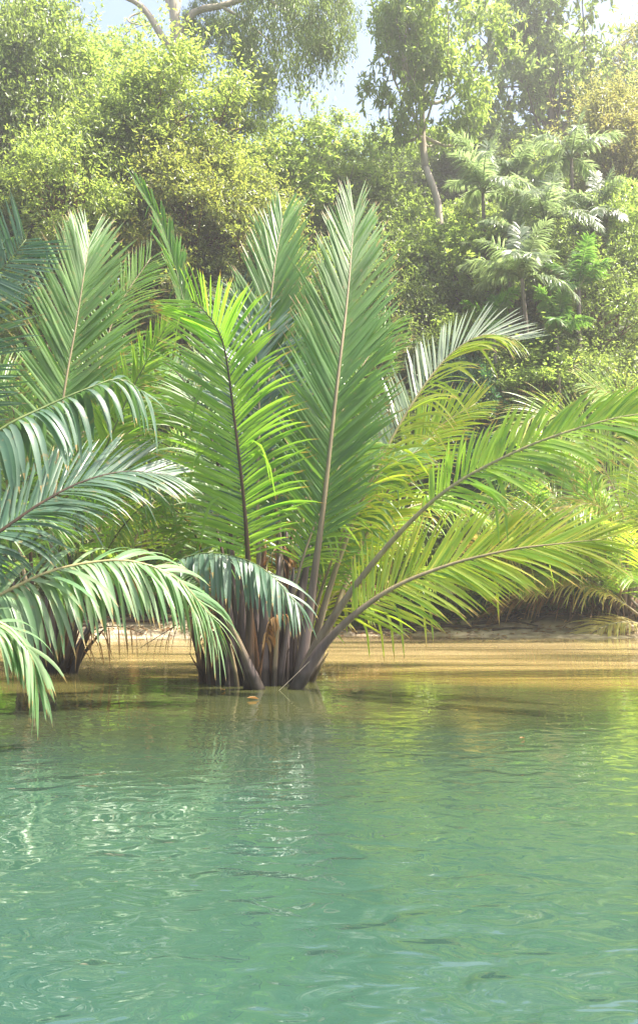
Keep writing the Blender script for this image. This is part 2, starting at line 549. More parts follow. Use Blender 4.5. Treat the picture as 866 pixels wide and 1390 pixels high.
def build_water():
    m, nt, out = newmat('river_water')
    L = nt.links.new
    tc = N(nt, 'ShaderNodeTexCoord')
    sx = N(nt, 'ShaderNodeSeparateXYZ')
    L(tc.outputs['Object'], sx.inputs[0])
    mp = N(nt, 'ShaderNodeMapping')
    mp.inputs['Scale'].default_value = (0.16, 0.42, 1)
    L(tc.outputs['Object'], mp.inputs[0])
    no = N(nt, 'ShaderNodeTexNoise')
    no.inputs['Scale'].default_value = 1.0
    no.inputs['Detail'].default_value = 4
    no.inputs['Distortion'].default_value = 0.6
    L(mp.outputs[0], no.inputs['Vector'])
    # depth coordinate: distance to the shore bent by the shoals
    ma = N(nt, 'ShaderNodeMath', operation='MULTIPLY_ADD')
    L(no.outputs['Fac'], ma.inputs[0])
    ma.inputs[1].default_value = 7.0
    L(sx.outputs['Y'], ma.inputs[2])
    mr = N(nt, 'ShaderNodeMapRange')
    mr.inputs['From Min'].default_value = 6.0
    mr.inputs['From Max'].default_value = 28.0
    L(ma.outputs[0], mr.inputs['Value'])
    cr = ramp(nt, [(0.0, (0.026, 0.070, 0.056)), (0.20, (0.031, 0.070, 0.048)), (0.36, (0.034, 0.048, 0.022)), (0.48, (0.085, 0.085, 0.028)),
                   (0.56, (0.22, 0.165, 0.045)), (0.68, (0.42, 0.32, 0.13)), (0.86, (0.38, 0.29, 0.13)), (1.0, (0.18, 0.13, 0.07))], mr.outputs[0])
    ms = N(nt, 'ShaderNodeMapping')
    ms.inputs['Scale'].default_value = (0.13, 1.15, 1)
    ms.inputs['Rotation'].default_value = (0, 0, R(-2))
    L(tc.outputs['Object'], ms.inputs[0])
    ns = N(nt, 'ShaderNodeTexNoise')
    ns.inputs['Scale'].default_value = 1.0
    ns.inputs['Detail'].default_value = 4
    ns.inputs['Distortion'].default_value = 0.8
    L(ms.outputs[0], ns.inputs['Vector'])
    rs = ramp(nt, [(0.40, (0.36, 0.40, 0.36)), (0.50, (0.85, 0.84, 0.80)), (0.60, (1.18, 1.18, 1.25))], ns.outputs['Fac'])  # bands of shade over the sandy shallows, painted into the water colour
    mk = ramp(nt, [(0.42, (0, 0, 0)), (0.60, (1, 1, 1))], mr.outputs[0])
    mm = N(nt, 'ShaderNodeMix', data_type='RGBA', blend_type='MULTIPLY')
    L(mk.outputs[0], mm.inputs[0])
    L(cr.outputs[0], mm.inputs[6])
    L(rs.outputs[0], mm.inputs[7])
    pb = N(nt, 'ShaderNodeBsdfPrincipled')
    L(mm.outputs[2], pb.inputs['Base Color'])
    pb.inputs['Roughness'].default_value = 0.008
    pb.inputs['IOR'].default_value = 1.8
    pb.inputs['Specular IOR Level'].default_value = 0.5
    # ripples
    m1 = N(nt, 'ShaderNodeMapping')
    m1.inputs['Scale'].default_value = (1.0, 1.35, 1)
    m1.inputs['Rotation'].default_value = (0, 0, R(8))
    L(tc.outputs['Object'], m1.inputs[0])
    n1 = N(nt, 'ShaderNodeTexNoise')
    n1.inputs['Scale'].default_value = 3.3
    n1.inputs['Detail'].default_value = 2.0
    n1.inputs['Roughness'].default_value = 0.4
    n1.inputs['Distortion'].default_value = 0.5
    L(m1.outputs[0], n1.inputs['Vector'])
    n2 = N(nt, 'ShaderNodeTexNoise')
    n2.inputs['Scale'].default_value = 0.35
    n2.inputs['Detail'].default_value = 2
    L(tc.outputs['Object'], n2.inputs['Vector'])
    # calmer and livelier patches
    pr = N(nt, 'ShaderNodeMapRange')
    pr.inputs['From Min'].default_value = 0.38
    pr.inputs['From Max'].default_value = 0.62
    pr.inputs['To Min'].default_value = 0.3
    pr.inputs['To Max'].default_value = 1.0
    L(n2.outputs['Fac'], pr.inputs['Value'])
    mu = N(nt, 'ShaderNodeMath', operation='MULTIPLY')
    L(n1.outputs['Fac'], mu.inputs[0])
    yr = N(nt, 'ShaderNodeMapRange')
    yr.inputs['From Min'].default_value = 4.0
    yr.inputs['From Max'].default_value = 12.0
    yr.inputs['To Min'].default_value = 1.05
    yr.inputs['To Max'].default_value = 0.20
    L(sx.outputs['Y'], yr.inputs['Value'])
    my = N(nt, 'ShaderNodeMath', operation='MULTIPLY')
    L(pr.outputs[0], my.inputs[0])
    L(yr.outputs[0], my.inputs[1])
    L(my.outputs[0], mu.inputs[1])
    bp = N(nt, 'ShaderNodeBump')
    bp.inputs['Strength'].default_value = 1.0
    bp.inputs['Distance'].default_value = 0.043
    L(mu.outputs[0], bp.inputs['Height'])
    L(bp.outputs[0], pb.inputs['Normal'])
    L(pb.outputs[0], out.inputs['Surface'])
    V = np.array([[-160, -30, 0], [160, -30, 0], [160, 25.5, 0], [-160, 25.5, 0]], float)
    o = mesh_from('water', V, np.array([[0, 1, 2, 3]]), m)
    o['kind'] = 'structure'


build_ground()
build_water()


def build_haze():
    x0, x1, y0, y1, z0, z1 = -165, 165, -35, 175, -2.3, 36
    V = np.array([[x0, y0, z0], [x1, y0, z0], [x1, y1, z0], [x0, y1, z0], [x0, y0, z1], [x1, y0, z1], [x1, y1, z1], [x0, y1, z1]], float)
    F = np.array([[0, 3, 2, 1], [4, 5, 6, 7], [0, 1, 5, 4], [1, 2, 6, 5], [2, 3, 7, 6], [3, 0, 4, 7]])
    m, nt, out = newmat('haze')
    pv = N(nt, 'ShaderNodeVolumePrincipled')
    pv.inputs['Color'].default_value = (1.0, 0.99, 0.97, 1)
    pv.inputs['Density'].default_value = HAZE
    pv.inputs['Anisotropy'].default_value = 0.5
    nt.links.new(pv.outputs[0], out.inputs['Volume'])
    o = mesh_from('haze', V, F, m, smooth=False)
    o['kind'] = 'stuff'


HAZE = 0.0026
build_haze()

# ------------------------------------------------------------------ tree crowns


def rand_dir(rg, n):
    return norm(rg.normal(size=(n, 3)))


def leaf_quads(acc, pos, D, Nn, ln, wd, lr):
    """each leaf: 6 points, two quads folded along the midrib"""
    n = len(pos)
    D = norm(D)
    S = norm(np.cross(D, Nn))
    U = np.cross(S, D)
    l = ln[:, None]
    h = wd[:, None] * 0.5
    fold = U * h * 0.35
    b = pos
    tip = pos + D * l - U * l * 0.10
    r1 = pos + D * l * 0.30 + S * h * 0.95 + fold
    r2 = pos + D * l * 0.68 + S * h * 0.80 + fold
    l1 = pos + D * l * 0.30 - S * h * 0.95 + fold
    l2 = pos + D * l * 0.68 - S * h * 0.80 + fold
    V = np.stack([b, r1, r2, tip, l2, l1], 1).reshape(-1, 3)
    k = np.arange(n)[:, None] * 6
    F = np.concatenate([k + np.array([[0, 1, 2, 3]]), k + np.array([[0, 3, 4, 5]])])
    acc.add(V, F, lr=np.repeat(lr, 6))


def crown_mesh(name, seed, rad=(3, 3, 3), nclump=90, per=150, cr=0.7, leaf=(0.16, 0.06), style='broad', hollow=0.5, lobes=6, sp=1.0):
    """returns (leaf mesh object, branch mesh object) centred on the crown centre, unlinked from scene"""
    rg = np.random.default_rng(seed)
    rad = np.array(rad, float)
    # uneven outline: lobes pushed out and gaps pulled in
    ld = rand_dir(rg, lobes)
    la = rg.uniform(0.0, 0.35, lobes)
    cs = []
    while len(cs) < nclump:
        d = rand_dir(rg, 1)[0]
        r = rg.uniform(hollow ** 3, 1) ** (1 / 3)
        s = 0.72 + (la * np.maximum(0, ld @ d) ** 3).sum() * 1.6
        c = d * r * min(s, 1.25)
        if c[2] < -0.75 and style != 'hang':
            continue
        cs.append(c * rad)
    cs = np.array(cs)
    acc = Acc()
    per = int(per * 1.6)
    leaf = (leaf[0] * 0.92, leaf[1] * 0.90)
    for c in cs:
        sz = cr * rg.uniform(0.6, 1.5)
        n = int(per * rg.uniform(0.5, 1.3) * (sz / cr))
        light = rg.normal(0, 0.16)          # a young or an old twig
        if style == 'hang':
            k = max(3, n // 14)
            tops = c + rg.normal(0, sz * 0.5, (k, 3)) * (1, 1, 0.5)
            Lh = rg.uniform(0.5, 2.0, k) * sp
            lean = rg.normal(0, 0.12, (k, 3))
            idx = rg.integers(0, k, n)
            t = rg.random(n)
            pos = tops[idx] + np.array([0, 0, -1.0]) * (t * Lh[idx])[:, None] + lean[idx] * (t * Lh[idx])[:, None] + rg.normal(0, 0.05, (n, 3))
            D = norm(rg.normal(0, 0.5, (n, 3)) + (0, 0, -1.1))
            Nn = rand_dir(rg, n) * (1, 1, 0.4)
        elif style == 'whorl':
            k = max(3, n // 9)
            tw = c + rand_dir(rg, k) * sz * rg.uniform(0.3, 1.35, (k, 1)) * (1, 1, 0.65)
            out = norm(tw - c + rg.normal(0, 0.2, (k, 3)) + (0, 0, 0.35))
            idx = np.arange(n) % k
            D = norm(rand_dir(rg, n) + out[idx] * 0.55 + (0, 0, -0.10))
            pos = tw[idx] + D * 0.03
            Nn = norm(out[idx] + (0, 0, 0.5) + rg.normal(0, 0.3, (n, 3)))
        else:
            dd = rand_dir(rg, n)
            pos = c + dd * (sz * np.minimum(np.abs(rg.normal(0, 0.62, (n, 1))) + 0.12, 1.9)) * (1.1, 1.1, 0.6)
            # a few shoots stick out of the twig mass
            sh_ = rg.integers(0, 5, n)
            sd_ = rand_dir(rg, 5) + (0, 0, 0.35)
            stick_out = (rg.random((n, 1)) < 0.22)
            pos = np.where(stick_out, c + sd_[sh_] * sz * rg.uniform(0.7, 1.9, (n, 1)) + rg.normal(0, 0.06, (n, 3)), pos)
            out = norm(dd + c / rad * 0.6)
            D = norm(rg.normal(0, 0.7, (n, 3)) + out * 0.6 + (0, 0, -0.25))
            Nn = norm(rg.normal(0, 0.55, (n, 3)) + (0, 0, 0.9) + out * 0.4)
        ln = leaf[0] * rg.uniform(0.6, 1.3, n)
        wd = leaf[1] * rg.uniform(0.75, 1.2, n)
        leaf_quads(acc, pos, D, Nn, ln, wd, np.clip(0.45 + light + rg.normal(0, 0.2, n), 0, 1))
    lm = acc.build(name, M['leaf_green'], smooth=False).data
    # branches to the clumps
    ab = Acc()
    foot = np.array([0, 0, -rad[2] * 0.95])
    hubs = [foot * (1 - f) + np.array([rg.normal(0, 0.12) * rad[0], rg.normal(0, 0.12) * rad[1], rad[2] * 0.15]) * f for f in (0.25, 0.5, 0.75, 1.0)]
    tk = 0.018 * rad[2]
    tube(ab, spline([foot] + hubs, 10)[0], np.linspace(tk * 2.6, tk * 0.9, 10), 6)
    for c in cs[::2]:
        h = hubs[min(3, max(0, int(2 * (c[2] / rad[2] + 0.6))))]
        mid = (h + c) / 2 + rg.normal(0, 0.12, 3) * np.linalg.norm(c - h) + np.array([0, 0, -0.06 * np.linalg.norm(c - h)])
        tube(ab, spline([h, mid, c], 7)[0], np.linspace(tk, tk * 0.22, 7), 5)
    bm = ab.build('branches', M['bark_grey']).data
    for o in [o for o in COL.objects if o.data in (lm, bm)]:
        bpy.data.objects.remove(o)
    return lm, bm


PROTO = {
    'broad_a': crown_mesh('crown', 11, (3, 3, 2.8), 110, 150, 0.72, (0.22, 0.085), 'broad'),
    'broad_b': crown_mesh('crown', 12, (3, 3, 3.2), 120, 150, 0.65, (0.20, 0.085), 'broad'),
    'whorl_a': crown_mesh('crown', 13, (3, 3, 2.6), 90, 150, 0.80, (0.29, 0.10), 'whorl'),
    'whorl_b': crown_mesh('crown', 14, (3, 3, 3.2), 95, 140, 0.72, (0.27, 0.095), 'whorl'),
    'big_a': crown_mesh('crown', 15, (3, 3, 3.0), 80, 110, 0.85, (0.30, 0.13), 'whorl'),
    'sparse_a': crown_mesh('crown', 16, (3, 3, 2.6), 46, 120, 0.62, (0.18, 0.075), 'whorl', 0.35, 8),
    'sparse_b': crown_mesh('crown', 17, (3, 3, 3.0), 55, 130, 0.65, (0.17, 0.07), 'broad', 0.35, 8),
    'hang_a': crown_mesh('crown', 18, (3, 3, 2.6), 75, 170, 0.80, (0.17, 0.045), 'hang', 0.4, 6),
    'shrub_a': crown_mesh('crown', 19, (1.5, 1.5, 1.4), 60, 130, 0.42, (0.13, 0.055), 'broad', 0.45),
    'shrub_b': crown_mesh('crown', 20, (1.5, 1.5, 1.4), 50, 100, 0.45, (0.20, 0.06), 'whorl', 0.45),
}
PR = {k: (1.5 if k.startswith('shrub') else 3.0) for k in PROTO}


def tree(px, py, Y, rx, rz, kind, leafm, label, bark='bark_grey', name='tree', cat='tree', group='trees of the riverside forest',
         base_px=None, trunk_pts=None, tr=None, rot=None, parts=None):
    """crown centre at photo pixel (px,py), radii in photo pixels at distance Y"""
    c = P(px, py, Y)
    s = Y / FPX
    rxm, rzm = rx * s * 1.1, rz * s * 1.1
    bx = c[0] if base_px is None else P(base_px, 0, Y)[0]
    bz = float(ground_z(bx, Y)) - 0.1
    root = thing(name, label, cat, (bx, Y, bz), group)
    lm, bm = PROTO[kind]
    pr = PR[kind]
    top = c + np.array([0, 0, -rzm * 0.9])
    if trunk_pts is None:
        b = np.array([bx, Y, bz])
        h = max(top[2] - b[2], 0.3)
        wob = h * 0.06
        trunk_pts = [b, b * 0.66 + top * 0.34 + rng.normal(0, wob, 3) * (1, 1, 0), b * 0.33 + top * 0.67 + rng.normal(0, wob, 3) * (1, 1, 0), top]
    tr = tr if tr is not None else max(0.03, 0.045 * rzm)
    a = Acc()
    sp_, ln = spline(trunk_pts, 20)
    tube(a, local(sp_, root), np.interp(np.linspace(0, 1, 20), [0, 0.08, 1], [tr * 1.7, tr * 1.15, tr * 0.7]), 8)
    a.build('trunk', M[bark], root)
    rz_ = rng.uniform(0, 6.28) if rot is None else rot
    for nm, me, mt in (('branches', bm, bark), ('crown', lm, leafm)):
        o = bpy.data.objects.new(nm, me)
        link(o, root)
        o.location = [float(q) for q in (c - np.array(root.location))]
        o.rotation_euler = (0, 0, rz_)
        o.scale = (rxm / pr, rxm / pr, rzm / pr * (3.0 / 2.8))
        o.material_slots[0].link = 'OBJECT'
        o.material_slots[0].material = M[mt]
    return root


G1 = 'trees of the riverside forest'
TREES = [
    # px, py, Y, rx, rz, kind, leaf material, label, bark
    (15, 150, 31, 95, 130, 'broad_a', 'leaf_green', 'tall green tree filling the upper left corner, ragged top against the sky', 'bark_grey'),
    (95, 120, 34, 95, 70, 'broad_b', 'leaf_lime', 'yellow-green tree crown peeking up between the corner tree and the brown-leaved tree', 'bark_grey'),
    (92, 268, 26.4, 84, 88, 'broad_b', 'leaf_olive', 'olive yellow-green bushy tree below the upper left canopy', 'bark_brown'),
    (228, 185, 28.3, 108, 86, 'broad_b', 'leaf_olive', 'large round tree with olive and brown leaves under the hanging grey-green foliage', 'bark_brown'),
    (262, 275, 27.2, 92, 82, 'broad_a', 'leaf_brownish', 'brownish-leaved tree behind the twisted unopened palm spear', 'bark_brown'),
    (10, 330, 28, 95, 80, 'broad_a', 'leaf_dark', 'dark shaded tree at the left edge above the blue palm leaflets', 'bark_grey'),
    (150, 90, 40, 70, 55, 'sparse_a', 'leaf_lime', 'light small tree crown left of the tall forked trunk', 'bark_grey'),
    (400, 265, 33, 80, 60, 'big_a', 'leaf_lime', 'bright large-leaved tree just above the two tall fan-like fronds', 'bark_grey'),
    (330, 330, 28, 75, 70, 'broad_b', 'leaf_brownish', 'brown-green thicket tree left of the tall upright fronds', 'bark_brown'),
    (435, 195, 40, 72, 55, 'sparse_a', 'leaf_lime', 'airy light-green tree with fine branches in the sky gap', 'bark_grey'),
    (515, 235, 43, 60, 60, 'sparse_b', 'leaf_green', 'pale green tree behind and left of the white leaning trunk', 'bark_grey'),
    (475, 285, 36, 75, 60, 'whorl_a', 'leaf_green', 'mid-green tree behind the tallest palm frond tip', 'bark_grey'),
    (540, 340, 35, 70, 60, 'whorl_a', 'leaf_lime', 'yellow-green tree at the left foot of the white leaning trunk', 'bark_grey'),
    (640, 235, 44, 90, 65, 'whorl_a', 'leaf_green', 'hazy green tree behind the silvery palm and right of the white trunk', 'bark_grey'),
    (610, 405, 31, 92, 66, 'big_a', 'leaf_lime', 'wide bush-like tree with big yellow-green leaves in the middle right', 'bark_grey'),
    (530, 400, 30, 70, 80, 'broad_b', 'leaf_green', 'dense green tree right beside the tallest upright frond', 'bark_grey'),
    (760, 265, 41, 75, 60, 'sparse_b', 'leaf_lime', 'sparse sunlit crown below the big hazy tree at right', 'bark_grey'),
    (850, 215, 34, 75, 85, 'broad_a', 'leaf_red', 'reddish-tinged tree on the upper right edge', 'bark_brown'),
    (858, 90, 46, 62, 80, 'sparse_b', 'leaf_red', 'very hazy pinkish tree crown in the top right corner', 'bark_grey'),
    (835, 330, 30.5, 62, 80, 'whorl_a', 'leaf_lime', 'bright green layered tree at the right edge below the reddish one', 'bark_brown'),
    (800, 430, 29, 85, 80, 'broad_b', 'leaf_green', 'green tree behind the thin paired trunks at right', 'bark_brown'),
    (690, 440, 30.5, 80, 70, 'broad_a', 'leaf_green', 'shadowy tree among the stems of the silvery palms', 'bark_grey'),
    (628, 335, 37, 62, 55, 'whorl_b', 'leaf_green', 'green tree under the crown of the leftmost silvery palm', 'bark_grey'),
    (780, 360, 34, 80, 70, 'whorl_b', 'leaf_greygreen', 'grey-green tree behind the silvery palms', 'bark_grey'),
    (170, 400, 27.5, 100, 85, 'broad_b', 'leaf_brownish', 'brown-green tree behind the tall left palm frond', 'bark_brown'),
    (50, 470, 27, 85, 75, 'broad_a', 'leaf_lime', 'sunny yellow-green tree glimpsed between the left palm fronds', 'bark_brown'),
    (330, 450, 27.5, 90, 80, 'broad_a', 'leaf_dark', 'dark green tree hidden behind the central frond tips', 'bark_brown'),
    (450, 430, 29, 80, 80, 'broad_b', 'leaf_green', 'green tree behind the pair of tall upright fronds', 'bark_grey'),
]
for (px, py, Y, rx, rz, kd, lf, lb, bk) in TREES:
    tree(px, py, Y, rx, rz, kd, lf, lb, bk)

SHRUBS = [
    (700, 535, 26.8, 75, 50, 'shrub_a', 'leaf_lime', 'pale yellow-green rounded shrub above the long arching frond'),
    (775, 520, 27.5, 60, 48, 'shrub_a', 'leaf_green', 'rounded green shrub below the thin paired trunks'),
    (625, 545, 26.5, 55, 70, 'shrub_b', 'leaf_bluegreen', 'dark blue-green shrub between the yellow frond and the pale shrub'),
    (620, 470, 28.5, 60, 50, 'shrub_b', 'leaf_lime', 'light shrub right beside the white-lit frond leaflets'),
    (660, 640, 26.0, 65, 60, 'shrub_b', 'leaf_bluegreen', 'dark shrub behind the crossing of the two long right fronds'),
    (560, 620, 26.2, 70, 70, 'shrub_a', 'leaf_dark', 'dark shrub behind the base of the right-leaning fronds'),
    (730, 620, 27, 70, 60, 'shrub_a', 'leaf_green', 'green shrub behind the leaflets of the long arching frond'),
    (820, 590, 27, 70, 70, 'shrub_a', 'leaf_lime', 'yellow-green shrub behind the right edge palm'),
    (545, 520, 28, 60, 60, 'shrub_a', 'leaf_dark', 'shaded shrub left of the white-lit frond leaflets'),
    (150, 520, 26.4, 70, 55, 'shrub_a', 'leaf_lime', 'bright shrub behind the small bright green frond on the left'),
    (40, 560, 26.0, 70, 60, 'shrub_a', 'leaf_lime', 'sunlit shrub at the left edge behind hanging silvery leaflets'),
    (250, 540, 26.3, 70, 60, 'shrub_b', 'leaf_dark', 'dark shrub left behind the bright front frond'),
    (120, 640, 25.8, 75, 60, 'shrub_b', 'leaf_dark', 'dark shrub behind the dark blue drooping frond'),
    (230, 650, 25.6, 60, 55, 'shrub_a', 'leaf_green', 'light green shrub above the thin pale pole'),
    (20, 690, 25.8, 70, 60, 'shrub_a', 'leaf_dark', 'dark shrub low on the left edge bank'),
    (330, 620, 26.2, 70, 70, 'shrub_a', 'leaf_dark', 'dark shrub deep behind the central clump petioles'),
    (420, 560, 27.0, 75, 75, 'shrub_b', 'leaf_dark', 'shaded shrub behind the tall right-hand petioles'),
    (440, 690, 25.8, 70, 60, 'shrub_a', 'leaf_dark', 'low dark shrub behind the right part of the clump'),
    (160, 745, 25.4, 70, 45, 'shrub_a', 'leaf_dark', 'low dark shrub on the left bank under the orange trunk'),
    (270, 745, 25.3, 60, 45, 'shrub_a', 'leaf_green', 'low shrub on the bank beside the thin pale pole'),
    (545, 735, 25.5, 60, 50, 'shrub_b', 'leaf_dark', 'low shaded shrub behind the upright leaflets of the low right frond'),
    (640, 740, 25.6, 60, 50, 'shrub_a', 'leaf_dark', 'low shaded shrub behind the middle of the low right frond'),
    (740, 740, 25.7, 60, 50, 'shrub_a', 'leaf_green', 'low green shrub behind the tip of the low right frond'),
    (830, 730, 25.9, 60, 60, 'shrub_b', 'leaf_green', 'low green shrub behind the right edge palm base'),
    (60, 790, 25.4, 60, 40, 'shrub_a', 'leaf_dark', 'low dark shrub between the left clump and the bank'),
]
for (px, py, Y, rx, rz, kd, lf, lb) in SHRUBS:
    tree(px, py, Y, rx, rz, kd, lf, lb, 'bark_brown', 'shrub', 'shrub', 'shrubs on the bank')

for (px, py, Y, rx, rz, kd, lf, lb) in [
    (700, 490, 33, 90, 60, 'whorl_a', 'leaf_dark', 'shaded tree low on the slope behind the silvery palm stems'),
    (820, 500, 33, 90, 60, 'broad_b', 'leaf_green', 'tree low on the slope behind the rounded green shrub at right'),
    (590, 470, 34, 90, 60, 'broad_a', 'leaf_green', 'tree low on the slope behind the white-lit frond leaflets'),
    (500, 480, 33, 80, 70, 'whorl_b', 'leaf_green', 'tree low on the slope right of the tallest upright frond'),
    (60, 380, 33, 100, 80, 'whorl_b', 'leaf_lime', 'tree on the slope behind the leftmost tall frond'),
    (210, 480, 32, 100, 80, 'broad_b', 'leaf_dark', 'shaded tree on the slope behind the bright front frond, left part'),
    (390, 400, 34, 90, 80, 'broad_a', 'leaf_green', 'tree on the slope between the two tall upright fronds'),
]:
    tree(px, py, Y, rx, rz, kd, lf, lb)

# far trees closing the forest
for k, (px, py, Y, rx, rz, kd, lf, lb) in enumerate([
    (300, 300, 50, 110, 100, 'whorl_b', 'leaf_green', 'far green tree seen through gaps right of the brown tree'),
    (450, 330, 52, 100, 80, 'broad_b', 'leaf_green', 'far green tree low behind the sky gap in the centre'),
    (580, 290, 54, 100, 80, 'whorl_b', 'leaf_lime', 'far pale tree behind the white leaning trunk'),
    (700, 330, 54, 110, 90, 'broad_b', 'leaf_green', 'far hazy tree behind the silvery palm crowns'),
    (830, 300, 54, 90, 110, 'broad_b', 'leaf_green', 'far hazy tree behind the reddish tree on the right'),
    (60, 260, 45, 120, 130, 'broad_a', 'leaf_dark', 'far dark tree behind the upper left canopy'),
    (190, 270, 44, 110, 110, 'broad_b', 'leaf_dark', 'far dark tree behind the large olive-brown tree'),
]):
    tree(px, py, Y, rx, rz, kd, lf, lb)

# tall tree with the pale leaning trunk
Y5 = 33.0
PROTO['t5'] = crown_mesh('crown', 31, (2.6, 2.6, 3.6), 56, 170, 0.66, (0.26, 0.10), 'whorl', 0.35, 9)
PR['t5'] = 3.0
tree(577, 72, Y5, 92, 116, 't5', 'leaf_lime', 'tall tree with slender pale leaning trunk and clumpy light crown', 'bark_pale',
     trunk_pts=[np.array([P(603, 0, Y5)[0], Y5, float(ground_z(P(603, 0, Y5)[0], Y5)) - 0.1]), P(606, 420, Y5), P(597, 320, Y5), P(597, 290, Y5), P(589, 258, Y5), P(582, 238, Y5), P(577, 226, Y5)],
     tr=0.16, base_px=603)
PROTO['t6'] = crown_mesh('crown', 32, (3, 3, 3.2), 60, 150, 0.62, (0.24, 0.10), 'whorl', 0.35, 9)
PR['t6'] = 3.0
tree(740, 80, 44, 112, 132, 't6', 'leaf_greygreen', 'big hazy round-crowned tree at top right of the sky gap', 'bark_grey', tr=0.28)

# forked tree with hanging foliage
Y3 = 30.0
root = thing('tree', 'tall forked tree with curtains of hanging grey-green foliage at the top', 'tree', (P(243, 0, Y3)[0], Y3, float(ground_z(P(243, 0, Y3)[0], Y3)) - 0.1), G1)
a = Acc()
b0 = np.array(root.location)
tube(a, local(spline([b0, P(246, 400, Y3), P(243, 200, Y3), P(240, 65, Y3), P(236, 0, Y3), P(232, -70, Y3)], 30)[0], root), np.linspace(0.36, 0.13, 30), 10)
a.build('trunk', M['bark_pale'], root)
for ps, r0 in (([P(241, 75, Y3), P(222, 52, Y3), P(196, 12, Y3), P(170, -4, Y3), P(120, -20, Y3)], 0.13),
               ([P(198, 15, Y3), P(178, 22, Y3 - .1), P(176, 30, Y3 - .2), P(203, 36, Y3 - .2)], 0.035),
               ([P(240, 60, Y3), P(262, 18, Y3), P(300, 8, Y3), P(360, -6, Y3), P(430, 10, Y3 - 1)], 0.12),
               ([P(240, 30, Y3), P(225, -5, Y3), P(205, -50, Y3)], 0.10),
               ([P(238, 20, Y3), P(255, -30, Y3 + .5), P(330, -60, Y3)], 0.12),
               ([P(300, 8, Y3), P(335, 30, Y3), P(370, 60, Y3)], 0.05),
               ([P(360, -6, Y3), P(400, 30, Y3), P(440, 40, Y3)], 0.05)):
    a = Acc()
    tube(a, local(spline(ps, 16)[0], root), np.linspace(r0, r0 * 0.35, 16), 8)
    a.build('limb', M['bark_pale'], root)
hm = PROTO['hang_a'][0]
PROTO['h3'] = crown_mesh('foliage', 33, (2.0, 1.8, 1.3), 30, 170, 0.45, (0.17, 0.05), 'hang', 0.2, 7, 0.8)
for (px, py, rx, rz, ro, YY) in ((375, 30, 100, 95, 0.4, Y3), (430, 10, 72, 60, 2.0, Y3 - 1), (345, 115, 52, 62, 3.1, Y3), (305, 40, 60, 55, 4.2, Y3 + .6), (370, -50, 120, 50, 5.0, Y3), (275, 15, 40, 30, 1.0, Y3 + .5)):
    o = link(bpy.data.objects.new('foliage', PROTO['h3'][0]), root)
    s = YY / FPX
    o.location = [float(q) for q in local(P(px, py, YY), root)]
    o.scale = (rx * s / 2.4, rx * s / 2.4, rz * s / 1.9)
    o.rotation_euler = (0, 0, ro)
    o.material_slots[0].link = 'OBJECT'
    o.material_slots[0].material = M['leaf_greygreen']


# ------------------------------------------------------------------ silvery palms
def silver_palm(px, py, Y, r, label, seed, base_px=None, nf=11, leaf='silver', lean=(0, 0)):
    rg = np.random.default_rng(seed)
    c = P(px, py, Y)
    bx = P(base_px if base_px is not None else px, 0, Y)[0]
    bz = float(ground_z(bx, Y)) - 0.1
    root = thing('feather_palm', label, 'palm tree', (bx, Y, bz), 'slender silvery palms in the forest')
    b = np.array([bx, Y, bz])
    a = Acc()
    tube(a, local(spline([b, b * .6 + c * .4 + np.array([0.1, 0, 0]), c], 16)[0], root), np.linspace(0.09, 0.05, 16), 8)
    a.build('trunk', M['bark_grey'], root)
    R_ = r * 0.95 * Y / FPX
    for k in range(nf):
        az = 2 * math.pi * (k + rg.uniform(-.3, .3)) / nf * 1.0
        el = rg.choice([75, 55, 40, 25, 10]) + rg.uniform(-8, 8)
        if k == 0:
            el = 82
        h = np.array([math.cos(az), math.sin(az), 0])
        e = math.radians(el)
        Ln = R_ * rg.uniform(1.0, 1.35)
        pts = [c]
        d = h * math.cos(e) + np.array([0, 0, math.sin(e)])
        p = c.copy()
        for q in range(5):
            p = p + d * Ln / 5
            pts.append(p)
            d = norm(d + np.array([0, 0, -0.30 - 0.04 * q]) * (1 - 0.35 * math.sin(e)))
        frond(root, pts, leaf, 'petiole_green', 0.14, 1.0, 42, 0.56 * (R_ / 1.7) ** 0.5, 0.062, (0, 0, 1) if el < 65 else (-h[0], -h[1], 0.3), (62, 35), 10, 0.42,
              0.035, 0.006, K=4, bent=0.02, seed=int(rg.integers(1 << 30)), endL=0.5, startL=0.5)
    return root


silver_palm(655, 262, 29.5, 76, 'silvery feather palm right of the white leaning trunk, crown against the sky gap', 1, 668)
silver_palm(775, 215, 31, 66, 'very hazy silvery palm under the reddish tree, topmost of the silvery palms', 2, 780)
silver_palm(740, 300, 29, 84, 'silvery palm with widely arching drooping fronds, in the middle of the palm group', 3, 728, 12)
silver_palm(708, 378, 26.6, 72, 'silvery palm with upright spear fronds and visible thin stem, in front of its group', 4, 738, 12)
silver_palm(785, 392, 26.9, 58, 'small pale palm just right of the spear-topped silvery palm', 5, 780, 8, 'nipa_grey')
silver_palm(668, 445, 26.6, 48, 'small greenish feather palm low beside the pale rounded shrub', 6, 694, 7, 'nipa_green')
silver_palm(755, 455, 26.2, 54, 'greenish feather palm drooping low behind the rounded green shrub', 7, 760, 10, 'nipa_grey')

silver_palm(700, 240, 31.5, 48, 'small hazy feather palm between the two topmost silvery palms', 8, 702, 9)
silver_palm(815, 290, 29.5, 50, 'hazy silvery palm below the reddish tree, rightmost of the silvery palms', 9, 812, 9)
silver_palm(690, 318, 28.6, 44, 'small silvery palm left of the widely arching one', 10, 694, 8)

# ------------------------------------------------------------------ nipa palms


def at(l):
    return [P(*q) for q in l]


